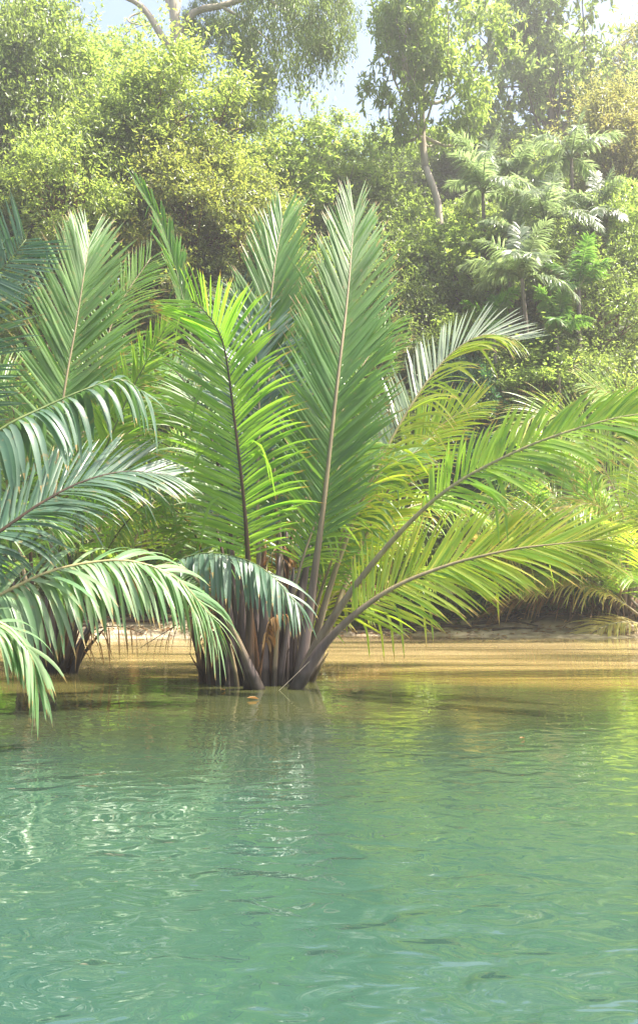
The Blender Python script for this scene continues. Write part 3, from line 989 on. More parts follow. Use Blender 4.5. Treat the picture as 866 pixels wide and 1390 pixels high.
def base_sheaths(root, items, mat='sheath'):
    items = list(items)
    rb = np.random.default_rng(len(items))
    for it in list(items):
        for q in range(3):
            items.append((it[0] + rb.uniform(-9, 9), it[1] + rb.uniform(-.25, .25), it[2] * rb.uniform(.35, 1.25), rb.uniform(.01, .045), it[4] + rb.uniform(-.22, .22), it[5] + rb.uniform(-.2, .1), rb.choice(['sheath', 'sheath_brown', 'petiole_dark', 'petiole'])))
    """upright broad leaf bases: (x_px, y_px_bottom, Y, height m, radius m, lean_x, lean_y, mat)"""
    for (px, Y, h, r, lx, ly, mt) in items:
        b = np.array([(px - 433) / FPX * Y, Y, -0.25])
        t = b + np.array([lx, ly, h + 0.25])
        m_ = (b + t) / 2 + np.array([-lx * 0.15, -ly * 0.15, 0])
        a = Acc()
        C, _ = spline([b, m_, t], 14)
        r = r * 0.86 if r > 0.06 else r
        tube(a, local(C, root), np.interp(np.linspace(0, 1, 14), [0, 0.25, 0.8, 1], [r * 1.15, r, r * 0.5, r * 0.12]), 10, 0.7, (rng.normal(0, .4), -1, 0))
        a.build('leaf_base', M[mt], root)


# ---- main clump
c0 = P(345, 0, 13.7)
main = thing('nipa_palm', 'large central nipa palm clump rising from the water with fan of upright and arching fronds', 'palm', (c0[0], 13.7, 0))
FR = [
    # tall pair
    dict(pts=at([(404, 940, 13.5), (424, 800, 13.5), (440, 680, 13.4), (458, 520, 13.5), (472, 400, 13.8), (481, 290, 14.3)]), leaf='nipa_grey', t0=0.30, n=100, L=1.25, W=0.068, hint=(0.15, -1, 0.1), ang=(50, 15), v=6, droop=0.02, rbase=0.085, stem='petiole', bent=0.01, endL=0.5),
    dict(pts=at([(382, 938, 14.0), (380, 760, 14.2), (369, 600, 14.4), (364, 470, 14.7), (372, 370, 15.0), (384, 296, 15.4)]), leaf='nipa_grey', t0=0.33, n=100, L=1.30, W=0.068, hint=(-0.1, -1, 0.15), ang=(50, 15), v=5, droop=0.02, rbase=0.08, stem='petiole', bent=0.01, endL=0.5),
    # front bright frond
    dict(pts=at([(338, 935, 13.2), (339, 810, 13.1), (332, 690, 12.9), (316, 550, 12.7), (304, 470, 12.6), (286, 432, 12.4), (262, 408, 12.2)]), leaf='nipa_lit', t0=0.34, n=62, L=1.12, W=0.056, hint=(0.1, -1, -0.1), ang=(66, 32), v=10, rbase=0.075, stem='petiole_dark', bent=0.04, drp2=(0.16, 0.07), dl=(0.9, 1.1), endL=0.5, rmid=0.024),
    # long arching right
    dict(pts=at([(400, 938, 13.4), (446, 848, 13.3), (520, 748, 13.0), (600, 670, 12.6), (690, 618, 12.2), (780, 583, 11.8), (870, 562, 11.4), (960, 565, 11.0)]), leaf='nipa_bright', t0=0.46, n=60, L=1.2, W=0.062, hint=(-0.1, -1.0, 0.7), ang=(55, 30), rbase=0.085, stem='petiole_tan', bent=0.07, drp2=(0.10, 0.28), vv=(20, 18), dl=(1.1, 0.62), rmid=0.030),
    # low right
    dict(pts=at([(398, 940, 13.2), (446, 868, 13.1), (520, 806, 12.9), (600, 770, 12.7), (690, 747, 12.4), (760, 738, 12.2), (815, 732, 12.0)]), leaf='nipa_yellow', t0=0.27, n=72, L=1.15, W=0.052, hint=(0.1, -1, 0.9), ang=(60, 20), v=4, rbase=0.095, stem='petiole', bent=0.03, drp2=(0.10, 0.02), endL=0.6, rmid=0.030),
    # mid right bending with sun glare painted white on one row of leaflets
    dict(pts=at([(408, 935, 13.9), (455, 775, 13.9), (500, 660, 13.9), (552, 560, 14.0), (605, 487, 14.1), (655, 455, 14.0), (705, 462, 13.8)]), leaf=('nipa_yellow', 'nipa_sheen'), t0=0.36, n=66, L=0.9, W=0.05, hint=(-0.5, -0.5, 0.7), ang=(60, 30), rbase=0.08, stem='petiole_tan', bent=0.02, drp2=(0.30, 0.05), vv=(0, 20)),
    dict(pts=at([(420, 930, 14.2), (470, 790, 14.5), (530, 660, 14.7), (590, 585, 14.8), (645, 548, 14.8)]), leaf='nipa_yellow', t0=0.35, n=56, L=1.0, W=0.05, hint=(-0.2, -0.8, 0.5), ang=(55, 22), rbase=0.07, stem='petiole_tan', bent=0.02, drp2=(0.2, 0.05)),
    # twisted spear
    dict(pts=at([(330, 930, 14.2), (300, 660, 14.4), (262, 470, 14.6), (238, 360, 14.7), (218, 300, 14.7), (196, 262, 14.6)]), leaf='nipa_green', t0=0.74, n=30, L=0.55, W=0.06, hint=(0.6, -1, 0), ang=(24, 8), v=20, droop=0.0, rbase=0.06, stem='petiole_green', bent=0.10, endL=0.8),
    # inner fronds filling the clump
    dict(pts=at([(362, 930, 14.0), (352, 780, 14.0), (350, 660, 14.1), (352, 560, 14.3), (345, 470, 14.6), (325, 400, 15)]), leaf='nipa_blue', t0=0.35, n=62, L=1.1, W=0.055, hint=(0, -1, 0.4), ang=(65, 30), v=8, droop=0.16, rbase=0.07, stem='petiole'),
    dict(pts=at([(312, 930, 13.9), (318, 780, 14.0), (300, 650, 14.2), (275, 560, 14.5), (235, 500, 14.9), (190, 480, 15.2)]), leaf='nipa_grey', t0=0.35, n=56, L=0.95, W=0.05, hint=(0.3, -0.7, 0.7), ang=(65, 30), v=8, droop=0.24, rbase=0.065, stem='petiole_dark'),
    dict(pts=at([(352, 928, 14.4), (400, 760, 14.9), (420, 640, 15.3), (425, 540, 15.6), (420, 450, 15.8)]), leaf='nipa_green', t0=0.35, n=56, L=1.0, W=0.05, hint=(0, -1, 0.3), ang=(60, 25), v=8, droop=0.12, rbase=0.065, stem='petiole'),
    dict(pts=at([(395, 932, 14.5), (430, 800, 14.8), (455, 720, 15.0), (500, 650, 15.3), (560, 610, 15.6)]), leaf='nipa_bright', t0=0.3, n=50, L=0.95, W=0.05, hint=(-0.2, -0.5, 0.8), ang=(60, 25), v=8, droop=0.25, rbase=0.06, stem='petiole'),
    # low yellow one behind at right
    dict(pts=at([(395, 928, 14.4), (425, 860, 14.6), (450, 812, 14.8), (475, 800, 14.9), (500, 830, 15.0)]), leaf='nipa_yellow', t0=0.35, n=36, L=0.62, W=0.045, hint=(0, -0.5, 1), ang=(60, 25), v=8, droop=0.25, rbase=0.05, stem='petiole_tan'),
    dict(pts=at([(350, 928, 14.6), (372, 800, 15.1), (390, 720, 15.4), (430, 690, 15.7), (470, 700, 15.9)]), leaf='nipa_yellow', t0=0.35, n=44, L=0.85, W=0.045, hint=(0, -0.4, 1), ang=(60, 25), v=8, droop=0.3, rbase=0.05, stem='petiole_tan'),
    dict(pts=at([(330, 930, 14.4), (300, 740, 14.8), (262, 640, 15.2), (215, 600, 15.6), (170, 620, 16)]), leaf='nipa_green', t0=0.35, n=50, L=0.9, W=0.05, hint=(0, -0.5, 1), ang=(62, 28), v=8, droop=0.3, rbase=0.06, stem='petiole_dark'),
    dict(pts=at([(322, 930, 14.5), (290, 800, 14.8), (262, 720, 15.0), (230, 690, 15.2), (195, 710, 15.3)]), leaf='nipa_grey', t0=0.35, n=46, L=0.8, W=0.05, hint=(0, -0.5, 1), ang=(62, 28), v=8, droop=0.3, rbase=0.055, stem='petiole_dark'),
    dict(pts=at([(368, 930, 14.5), (390, 780, 14.8), (405, 680, 15.2), (400, 600, 15.5), (380, 540, 15.8)]), leaf='nipa_blue', t0=0.3, n=56, L=0.9, W=0.05, hint=(0, -1, 0.4), ang=(66, 30), v=8, droop=0.2, rbase=0.06, stem='petiole'),
    dict(pts=at([(372, 930, 14.8), (385, 740, 15.3), (370, 600, 15.8), (340, 500, 16.2), (300, 430, 16.5)]), leaf='nipa_green', t0=0.35, n=60, L=1.05, W=0.05, hint=(0.3, -1, 0.4), ang=(60, 25), v=8, droop=0.12, rbase=0.06, stem='petiole'),
    dict(pts=at([(405, 930, 14.8), (455, 800, 15.2), (520, 710, 15.6), (600, 680, 16.0), (670, 710, 16.3)]), leaf='nipa_bright', t0=0.3, n=54, L=0.9, W=0.05, hint=(-0.1, -0.5, 1), ang=(60, 28), v=8, droop=0.28, rbase=0.06, stem='petiole'),
    dict(pts=at([(400, 930, 14.2), (440, 790, 14.2), (478, 700, 14.3), (520, 640, 14.4), (570, 610, 14.5)]), leaf='nipa_grey', t0=0.35, n=50, L=0.85, W=0.05, hint=(-0.3, -0.6, 0.8), ang=(62, 28), v=8, droop=0.3, rbase=0.06, stem='petiole'),
    dict(pts=at([(342, 930, 14.3), (336, 760, 14.8), (322, 620, 15.3), (312, 500, 15.9), (330, 400, 16.3)]), leaf='nipa_grey', t0=0.35, n=70, L=1.1, W=0.06, hint=(0.2, -1, 0.3), ang=(58, 22), v=6, droop=0.08, rbase=0.06, stem='petiole'),
    dict(pts=at([(388, 930, 14.6), (412, 780, 15.0), (440, 640, 15.5), (480, 520, 16.0), (530, 440, 16.5)]), leaf='nipa_green', t0=0.35, n=66, L=1.05, W=0.055, hint=(-0.2, -1, 0.3), ang=(58, 25), v=6, droop=0.12, rbase=0.06, stem='petiole'),
    dict(pts=at([(378, 932, 13.6), (400, 800, 13.6), (432, 700, 13.7), (470, 620, 13.9), (520, 590, 14.2)]), leaf='nipa_bright', t0=0.4, n=46, L=0.85, W=0.05, hint=(-0.2, -0.8, 0.6), ang=(62, 28), v=6, droop=0.25, rbase=0.055, stem='petiole'),
    # drooping left-low over the clump foot
    dict(pts=at([(352, 938, 13.2), (318, 860, 13.0), (270, 790, 12.9), (235, 764, 12.9), (205, 775, 12.9)]), leaf='nipa_grey', t0=0.62, n=20, L=0.6, W=0.05, hint=(0, -0.3, 1), ang=(60, 35), v=0, droop=0.5, rbase=0.105, stem='petiole'),
]
for d in FR:
    frond(main, **d)
# short blue drooping frond in front of the clump
frond(main, at([(330, 930, 13.9), (270, 830, 13.8), (232, 775, 13.5), (270, 752, 13.2), (325, 757, 12.9), (365, 778, 12.7), (402, 818, 12.5)]), 'nipa_blue', 'petiole_green', 0.45, 1.0, 30, 0.78, 0.085, (0, -0.3, 1), (62, 30), 6, 0.5, 0.05, endL=0.7)
# dead fronds: brown, hanging
frond(main, at([(335, 930, 13.6), (300, 850, 13.3), (262, 838, 13.0), (225, 858, 12.8), (190, 880, 12.7)]), 'dead_leaf', 'petiole_dark', 0.3, 1.0, 9, 0.55, 0.03, (0, 0, 1), (60, 40), 0, 0.7, 0.04, name='dead_frond', miss=0.3)
frond(main, at([(350, 925, 13.35), (362, 862, 13.15), (372, 836, 13.1), (390, 834, 13.1)]), 'dead_leaf', 'sheath_brown', 0.5, 1.0, 9, 0.26, 0.05, (0, 0, 1), (70, 40), 0, 0.9, 0.035, name='dead_frond')
frond(main, at([(380, 925, 13.7), (370, 830, 14.0), (362, 770, 14.2), (385, 735, 14.4), (400, 760, 14.5)]), 'dead_leaf', 'petiole_tan', 0.3, 1.0, 26, 0.6, 0.035, (0, 0, 1), (60, 35), 0, 0.7, 0.05, name='dead_frond')
frond(main, at([(310, 925, 13.8), (298, 840, 14.0), (285, 780, 14.2), (268, 760, 14.4), (250, 790, 14.5)]), 'dead_leaf', 'petiole_dark', 0.3, 1.0, 24, 0.6, 0.035, (0, 0, 1), (60, 35), 0, 0.7, 0.05, name='dead_frond')
base_sheaths(main, [
    (282, 14.0, 1.0, 0.10, -0.30, 0.0, 'sheath_brown'), (292, 13.8, 1.2, 0.11, -0.2, 0.05, 'sheath_brown'), (303, 13.9, 1.4, 0.11, -0.03, 0, 'sheath'),
    (316, 13.6, 1.2, 0.12, -0.05, 0, 'sheath'), (328, 13.8, 1.7, 0.11, 0.0, 0, 'sheath'), (343, 13.7, 1.6, 0.12, 0.06, 0, 'sheath'),
    (356, 13.6, 1.5, 0.12, 0.05, 0, 'sheath'), (368, 13.7, 1.75, 0.12, 0.12, 0, 'sheath'), (381, 13.8, 1.6, 0.12, 0.18, 0, 'sheath'),
    (392, 13.9, 1.9, 0.12, 0.3, 0.1, 'sheath'), (404, 14.0, 1.2, 0.10, 0.25, 0.1, 'sheath_brown'), (350, 14.3, 2.0, 0.12, 0.1, 0.2, 'sheath_brown'),
    (322, 14.3, 1.8, 0.12, -0.1, 0.2, 'sheath_brown'), (375, 14.3, 2.2, 0.12, 0.15, 0.2, 'sheath'), (302, 14.3, 1.4, 0.11, -0.15, 0.2, 'sheath_brown'), (410, 14.2, 0.75, 0.11, 0.10, 0.1, 'sheath_brown'),
])

# ---- left clump
cl = P(70, 0, 15.3)
left = thing('nipa_palm', 'nipa palm with brown leaf bases in the shallows left of the central clump', 'palm', (cl[0], 15.3, 0))
for d in [
    dict(pts=at([(62, 912, 15.3), (72, 720, 15.4), (84, 560, 15.5), (104, 440, 15.7), (115, 370, 15.9), (122, 325, 16.2)]), leaf='nipa_grey', t0=0.45, n=84, L=1.35, W=0.070, hint=(0.35, -1, 0.1), ang=(50, 15), v=5, droop=0.03, rbase=0.07, stem='petiole', bent=0.01, endL=0.5),
    dict(pts=at([(75, 910, 15.2), (120, 680, 15.0), (165, 560, 14.8), (200, 490, 14.6), (228, 440, 14.5)]), leaf='nipa_bright', t0=0.55, n=40, L=0.65, W=0.05, hint=(0.2, -1, 0.2), ang=(50, 20), v=5, droop=0.06, rbase=0.06, stem='petiole_green'),
    dict(pts=at([(80, 910, 15.4), (110, 720, 15.6), (150, 620, 15.8), (210, 560, 16.0), (270, 560, 16.2)]), leaf='nipa_green', t0=0.35, n=56, L=0.95, W=0.05, hint=(0, -0.5, 1), ang=(62, 30), v=8, droop=0.25, rbase=0.06, stem='petiole_dark'),
    dict(pts=at([(50, 910, 15.6), (40, 720, 15.9), (30, 600, 16.2), (0, 520, 16.5), (-60, 480, 16.8)]), leaf='nipa_green', t0=0.35, n=56, L=1.05, W=0.05, hint=(0, -0.6, 0.8), ang=(62, 30), v=8, droop=0.2, rbase=0.06, stem='petiole_dark'),
    dict(pts=at([(85, 910, 15.1), (130, 780, 14.9), (180, 700, 14.7), (235, 670, 14.5), (280, 690, 14.4)]), leaf='nipa_grey', t0=0.35, n=50, L=0.8, W=0.05, hint=(0, -0.4, 1), ang=(62, 30), v=8, droop=0.35, rbase=0.06, stem='petiole_dark'),
    dict(pts=at([(60, 910, 15.0), (70, 800, 14.8), (90, 720, 14.6), (130, 660, 14.4), (190, 640, 14.2)]), leaf='nipa_green', t0=0.4, n=50, L=0.9, W=0.05, hint=(0, -0.4, 1), ang=(62, 30), v=8, droop=0.3, rbase=0.06, stem='petiole_dark'),
    dict(pts=at([(70, 910, 15.7), (100, 660, 16.0), (130, 520, 16.4), (160, 420, 16.8), (205, 350, 17.2)]), leaf='nipa_green', t0=0.4, n=60, L=1.0, W=0.05, hint=(0.2, -1, 0.3), ang=(58, 25), v=8, droop=0.12, rbase=0.06, stem='petiole'),
    dict(pts=at([(60, 910, 15.5), (30, 760, 15.7), (10, 660, 15.9), (20, 590, 16.0), (60, 560, 16.0)]), leaf='nipa_grey', t0=0.4, n=50, L=0.9, W=0.05, hint=(0.1, -0.7, 0.6), ang=(62, 28), v=8, droop=0.25, rbase=0.06, stem='petiole'),
    dict(pts=at([(90, 910, 15.8), (170, 760, 16.3), (220, 660, 16.8), (260, 600, 17.2), (310, 590, 17.5)]), leaf='nipa_bright', t0=0.4, n=50, L=0.9, W=0.05, hint=(0, -0.6, 0.8), ang=(62, 28), v=8, droop=0.25, rbase=0.06, stem='petiole'),
    dict(pts=at([(80, 910, 15.6), (130, 740, 15.9), (160, 620, 16.2), (200, 540, 16.5), (260, 500, 16.8)]), leaf='nipa_green', t0=0.4, n=54, L=1.0, W=0.05, hint=(0, -0.8, 0.6), ang=(60, 28), v=8, droop=0.2, rbase=0.06, stem='petiole'),
]:
    frond(left, **d)
frond(left, at([(90, 905, 15.2), (120, 860, 15.0), (160, 850, 14.8), (200, 862, 14.6)]), 'dead_leaf', 'petiole_dark', 0.2, 1.0, 12, 0.6, 0.03, (0, 0, 1), (60, 40), 0, 0.7, 0.04, name='dead_frond', miss=0.3)
base_sheaths(left, [(48, 15.5, 1.3, 0.12, -0.2, 0, 'sheath_brown'), (60, 15.3, 1.2, 0.12, -0.1, 0, 'sheath_brown'), (70, 15.2, 1.1, 0.12, 0.0, 0, 'sheath'), (80, 15.3, 1.2, 0.12, 0.2, 0, 'sheath_brown'),
                    (88, 15.5, 1.0, 0.11, 0.25, 0, 'sheath_brown'), (40, 15.7, 1.4, 0.12, -0.25, 0, 'sheath'), (68, 15.7, 1.6, 0.12, 0.05, 0, 'sheath_brown'), (95, 15.1, 0.9, 0.06, 0.45, 0, 'petiole_dark')])

# ---- palm rooted beyond the left edge
x1 = P(-190, 0, 11.6)
edge = thing('nipa_palm', 'nipa palm rooted beyond the left edge, its blue-green fronds reaching into view', 'palm', (x1[0], 11.6, 0))
for d in [
    dict(pts=at([(-190, 965, 11.5), (-150, 900, 11.3), (-70, 846, 11.2), (0, 808, 11.2), (60, 779, 11.3), (120, 764, 11.4), (180, 762, 11.5), (240, 785, 11.6), (288, 838, 11.7)]), leaf='nipa_pale', t0=0.25, n=68, L=1.0, W=0.084, hint=(0.05, -0.35, 1), ang=(66, 34), vv=(-2, 10), drp2=(0.46, 0.40), rbase=0.08, stem='petiole_tan', bent=0.01, endL=0.8, miss=0.0),
    dict(pts=at([(-190, 960, 11.6), (-130, 860, 11.5), (-50, 755, 11.5), (0, 722, 11.6), (55, 684, 11.8), (110, 655, 12), (170, 640, 12.2), (232, 645, 12.4)]), leaf='nipa_blue', t0=0.35, n=70, L=1.0, W=0.056, hint=(0.1, -0.8, 0.8), ang=(55, 25), vv=(5, 5), drp2=(0.24, 0.06), rbase=0.08, stem='petiole_dark'),
    dict(pts=at([(-200, 960, 11.5), (-150, 780, 11.0), (-80, 650, 10.6), (0, 584, 10.6), (60, 553, 10.8), (120, 527, 11), (165, 514, 11.2), (198, 535, 11.3)]), leaf='nipa_blue', t0=0.45, n=34, L=0.82, W=0.105, hint=(0, -0.15, 1), ang=(68, 45), vv=(-5, 15), drp2=(0.62, 0.5), rbase=0.08, stem='petiole_green', endL=0.8, bent=0.0),
    dict(pts=at([(-210, 960, 11.8), (-190, 700, 11.6), (-130, 500, 11.3), (-60, 410, 11.2), (0, 368, 11.1), (36, 325, 11.1)]), leaf='nipa_blue', t0=0.45, n=76, L=0.80, W=0.055, hint=(0.3, -1, 0.3), ang=(80, 50), v=5, drp2=(0.03, 0.03), rbase=0.08, stem='petiole_green', endL=0.7),
    dict(pts=at([(-200, 960, 11.8), (-150, 740, 11.9), (-90, 560, 12), (-50, 470, 12), (-30, 400, 12.1)]), leaf='nipa_blue', t0=0.35, n=60, L=1.15, W=0.055, hint=(0.1, -1, 0.3), ang=(75, 45), v=5, drp2=(0.05, 0.05), rbase=0.08, stem='petiole_green', endL=0.7),
    dict(pts=at([(-180, 960, 11.9), (-120, 800, 12.2), (-60, 720, 12.5), (20, 690, 12.9), (90, 720, 13.2)]), leaf='nipa_green', t0=0.35, n=56, L=0.9, W=0.05, hint=(0, -0.5, 1), ang=(60, 30), v=5, droop=0.3, rbase=0.07, stem='petiole_dark'),
]:
    frond(edge, **d)
base_sheaths(edge, [(-215, 11.6, 1.3, 0.13, -0.2, 0, 'sheath_brown'), (-200, 11.5, 1.4, 0.13, -0.1, 0, 'sheath'), (-185, 11.6, 1.5, 0.13, 0.0, 0, 'sheath'), (-172, 11.7, 1.2, 0.13, 0.2, 0, 'sheath_brown')])
x2 = P(-200, 0, 8.8)
near = thing('nipa_palm', 'nearest nipa palm at the lower left edge, only one drooping frond tip in view', 'palm', (x2[0], 8.8, 0))
frond(near, at([(-200, 1018, 8.8), (-160, 930, 8.7), (-90, 865, 8.7), (-30, 842, 8.7), (10, 850, 8.8), (40, 885, 8.8), (52, 930, 8.9)]), 'nipa_pale', 'petiole_tan', 0.35, 1.0, 46, 0.62, 0.055, (0.1, -0.4, 1), (58, 26), 4, 0.40, 0.07, endL=0.8)
frond(near, at([(-205, 1018, 8.9), (-230, 850, 9.0), (-280, 740, 9.1), (-360, 700, 9.2), (-450, 720, 9.3)]), 'nipa_green', 'petiole', 0.35, 1.0, 50, 0.9, 0.05, (0.1, -0.4, 1), (58, 26), 4, 0.25, 0.07)
base_sheaths(near, [(-215, 8.8, 1.0, 0.12, -0.2, 0, 'sheath_brown'), (-200, 8.8, 1.1, 0.12, 0, 0, 'sheath'), (-185, 8.9, 0.9, 0.12, 0.15, 0, 'sheath_brown')])


# ---- bank palms
def bank_palm(px, Y, label, seed, fr, leafs, base=True, extra=()):
    rg = np.random.default_rng(seed)
    x = P(px, 0, Y)[0]
    z = float(ground_z(x, Y))
    root = thing('nipa_palm', label, 'palm', (x, Y, z), 'nipa palms rooted along the far bank')
    for k, (az, el, Ln, lf) in enumerate(fr):
        h = np.array([math.cos(R(az)), math.sin(R(az)), 0])
        e = math.radians(el)
        d = h * math.cos(e) + np.array([0, 0, math.sin(e)])
        p = np.array([x, Y, z - 0.1]) + h * 0.12 + rg.normal(0, 0.06, 3) * (1, 1, 0)
        pts = [p]
        for q in range(7):
            p = p + d * Ln / 7
            pts.append(p)
            d = norm(d + np.array([0, 0, -0.10 - 0.055 * q]) * (1.15 - 0.6 * math.sin(e)))
        hint = (0, -0.3, 1) if el < 72 else (-h[0] * .5, -1, 0.2)
        frond(root, pts, leafs[lf], 'petiole_tan', 0.28, 1.0, 48, 0.92, 0.05, hint, (58, 28), 6, 0.26 if el < 72 else 0.1, 0.06, K=5, bent=0.03, seed=int(rg.integers(1 << 30)), endL=0.6)
    for e_ in extra:
        frond(root, **e_)
    for k in range(6):
        a = Acc()
        an = rg.uniform(0, 6.28)
        b = np.array([0.15 * math.cos(an), 0.15 * math.sin(an), -0.2])
        t = b * 2.2 + np.array([0, 0, rg.uniform(0.6, 1.1)])
        tube(a, spline([b, (b + t) / 2, t], 8)[0], np.linspace(0.09, 0.03, 8), 8)
        a.build('leaf_base', M['sheath_brown'], root)
    return root


LS = ['nipa_yellow', 'nipa_bright', 'nipa_green', 'cream_leaf', 'dead_leaf']
bank_palm(835, 24.9, 'yellow-green bank palm at the right edge with brown roots at its foot', 41,
          [(200, 62, 4.8, 1), (185, 45, 4.2, 0), (160, 70, 5.0, 1), (230, 50, 4.0, 0), (300, 60, 4.2, 0), (260, 40, 3.6, 1), (120, 75, 5.5, 2), (20, 60, 4.5, 1), (215, 42, 3.0, 0), (240, 66, 4.4, 1), (205, 72, 5.0, 1), (190, 30, 3.2, 4), (340, 45, 4, 0)], LS, extra=[
              dict(pts=at([(846, 838, 24.7), (850, 730, 23.6), (826, 650, 22.8), (788, 588, 22.2), (740, 562, 21.6), (695, 585, 21.2)]), leaf='nipa_yellow', t0=0.3, n=60, L=1.35, W=0.062, hint=(0.1, -0.8, 0.8), ang=(60, 28), v=6, droop=0.2, rbase=0.07, stem='petiole_tan'),
              dict(pts=at([(838, 838, 24.8), (830, 720, 24.0), (795, 640, 23.2), (735, 610, 22.5), (680, 650, 22.0)]), leaf='nipa_bright', t0=0.3, n=56, L=1.3, W=0.062, hint=(0.1, -0.6, 1), ang=(60, 28), v=6, droop=0.26, rbase=0.07, stem='petiole_tan'),
              dict(pts=at([(850, 838, 24.7), (866, 720, 23.8), (868, 610, 23.0), (840, 545, 22.4), (795, 520, 22.0)]), leaf='nipa_yellow', t0=0.3, n=56, L=1.3, W=0.062, hint=(0.2, -0.9, 0.6), ang=(60, 26), v=6, droop=0.18, rbase=0.07, stem='petiole_tan'),
              dict(pts=at([(842, 838, 24.6), (800, 760, 23.6), (745, 712, 22.9), (690, 690, 22.4), (640, 712, 22.0)]), leaf='nipa_yellow', t0=0.28, n=56, L=1.2, W=0.06, hint=(0.0, -0.7, 0.9), ang=(60, 28), v=6, droop=0.26, rbase=0.07, stem='petiole_tan'),
              dict(pts=at([(850, 838, 24.6), (838, 740, 23.4), (815, 690, 22.7), (780, 690, 22.2), (755, 740, 21.9)]), leaf=('cream_leaf', 'nipa_yellow'), t0=0.3, n=46, L=1.0, W=0.06, hint=(0.1, -0.7, 0.8), ang=(60, 28), v=6, droop=0.3, rbase=0.06, stem='petiole_tan')])
bank_palm(905, 24.0, 'yellow bank palm just outside the right edge, cream dry frond hanging into view', 42,
          [(180, 60, 5.0, 1), (190, 40, 3.6, 3), (200, 20, 2.6, 3), (160, 70, 5.2, 1), (230, 55, 4.2, 0), (270, 50, 4, 1), (150, 50, 4.6, 0)], LS)
bank_palm(640, 25.6, 'low yellow-green bank palm under the low right frond', 43,
          [(200, 40, 3.2, 0), (180, 60, 3.6, 1), (240, 45, 2.8, 0), (290, 40, 2.8, 0), (340, 45, 3.2, 1), (0, 60, 3.6, 0), (270, 58, 3.0, 3), (215, 55, 3.2, 0), (320, 60, 3.2, 1)], LS)
bank_palm(740, 25.7, 'bank palm with sunlit cream-tinged fronds above the low right frond tip', 44,
          [(190, 60, 4.2, 3), (170, 45, 3.8, 0), (230, 50, 3.2, 3), (280, 45, 3.0, 0), (330, 50, 3.6, 1), (0, 62, 4.0, 1), (250, 66, 4.0, 1), (300, 60, 3.6, 0), (200, 70, 4.6, 1)], LS)
bank_palm(530, 25.5, 'low bank palm behind the right side of the central clump', 45,
          [(200, 45, 3.0, 0), (170, 65, 3.8, 1), (240, 40, 2.6, 4), (290, 40, 2.8, 0), (340, 50, 3.2, 1), (10, 60, 3.6, 0), (270, 60, 3.2, 0)], LS)
bank_palm(200, 25.8, 'green bank palm on the left bank behind the drooping pale frond', 46,
          [(200, 45, 3.4, 2), (170, 65, 4.2, 2), (250, 50, 3.2, 1), (300, 45, 3.2, 2), (340, 60, 4, 2), (90, 75, 4.6, 2)], LS)
bank_palm(-10, 25.4, 'green bank palm at the left edge behind the brown-based palm', 47,
          [(0, 45, 3.6, 2), (20, 65, 4.4, 1), (250, 50, 3.2, 2), (300, 45, 3.2, 2), (340, 60, 4, 1), (90, 75, 4.6, 2)], LS)
bank_palm(375, 25.6, 'green bank palm hidden behind the central clump', 48,
          [(200, 45, 3.4, 2), (170, 65, 4.2, 1), (250, 50, 3.2, 2), (300, 45, 3.2, 1), (340, 60, 4.4, 2), (90, 75, 4.6, 2)], LS)

# ------------------------------------------------------------------ bank clutter


def stick(pts, r, label, mat='root', name='fallen_branch', cat='branch', group='dark branches lying on the mud bank', forks=()):
    pts = np.array(pts, float)
    root_loc = pts[0]
    a = Acc()
    tube(a, spline(pts - root_loc, 20)[0], np.linspace(r, r * 0.4, 20), 6)
    for f in forks:
        f = np.array(f, float) - root_loc
        tube(a, spline(f, 10)[0], np.linspace(r * 0.6, r * 0.2, 10), 5)
    o = a.build(name, M[mat])
    o.location = [float(q) for q in root_loc]
    return tag(o, label, cat, group)


def onbank(px, Y, dz=0.03):
    x = P(px, 0, Y)[0]
    return np.array([x, Y, max(0.0, float(ground_z(x, Y))) + dz])


stick([onbank(478, 24.5), onbank(530, 24.4, .08), onbank(590, 24.5, .05), onbank(650, 24.3)], 0.05, 'longest dark branch on the mud, nearest the central clump', forks=[[onbank(530, 24.4, .08), onbank(560, 24.1, .1), onbank(600, 23.9, .03)]])
stick([onbank(560, 24.0), onbank(600, 24.1, .1), onbank(660, 24.2, .06), onbank(700, 24.5)], 0.035, 'thin dark branch at the middle of the mud strip')
stick([onbank(640, 24.6), onbank(690, 24.3, .12), onbank(730, 24.0, .05)], 0.04, 'short dark branch slanting to the water under the low right frond', forks=[[onbank(690, 24.3, .12), onbank(700, 24.1, .3)]])
stick([onbank(720, 24.2), onbank(752, 24.2, .22), onbank(775, 24.3, .38)], 0.025, 'dark twig sticking up from the mud near the right roots')
stick([onbank(735, 24.3), onbank(790, 24.4, .06), onbank(835, 24.2, .04)], 0.045, 'dark root-like branch near the foot of the right edge palm')
stick([onbank(560, 24.8, 0.0), onbank(566, 24.5, .35), onbank(545, 24.4, .8)], 0.03, 'upright dark snag in front of the shaded bank')
stick([onbank(150, 24.3), onbank(210, 24.2, .08), onbank(270, 24.4, .05)], 0.045, 'dark branch on the left mud seen under the drooping pale frond')

for (px0, px1, Y0, Y1, up, r, lb) in ((482, 545, 23.7, 24.1, .05, .022, 'thin dark stick on the mud just right of the central clump'), (590, 640, 24.4, 24.0, .12, .02, 'thin dark stick crossing behind the middle mud branch'),
                                      (668, 722, 23.7, 23.8, .04, .03, 'low dark branch at the water line right of the middle'), (800, 850, 23.9, 24.3, .10, .028, 'dark branch poking from the roots at the right edge'),
                                      (110, 175, 24.0, 24.4, .08, .03, 'dark branch on the left mud beside the brown palm bases')):
    stick([onbank(px0, Y0), onbank((px0 + px1) / 2, (Y0 + Y1) / 2, up), onbank(px1, Y1)], r, lb)

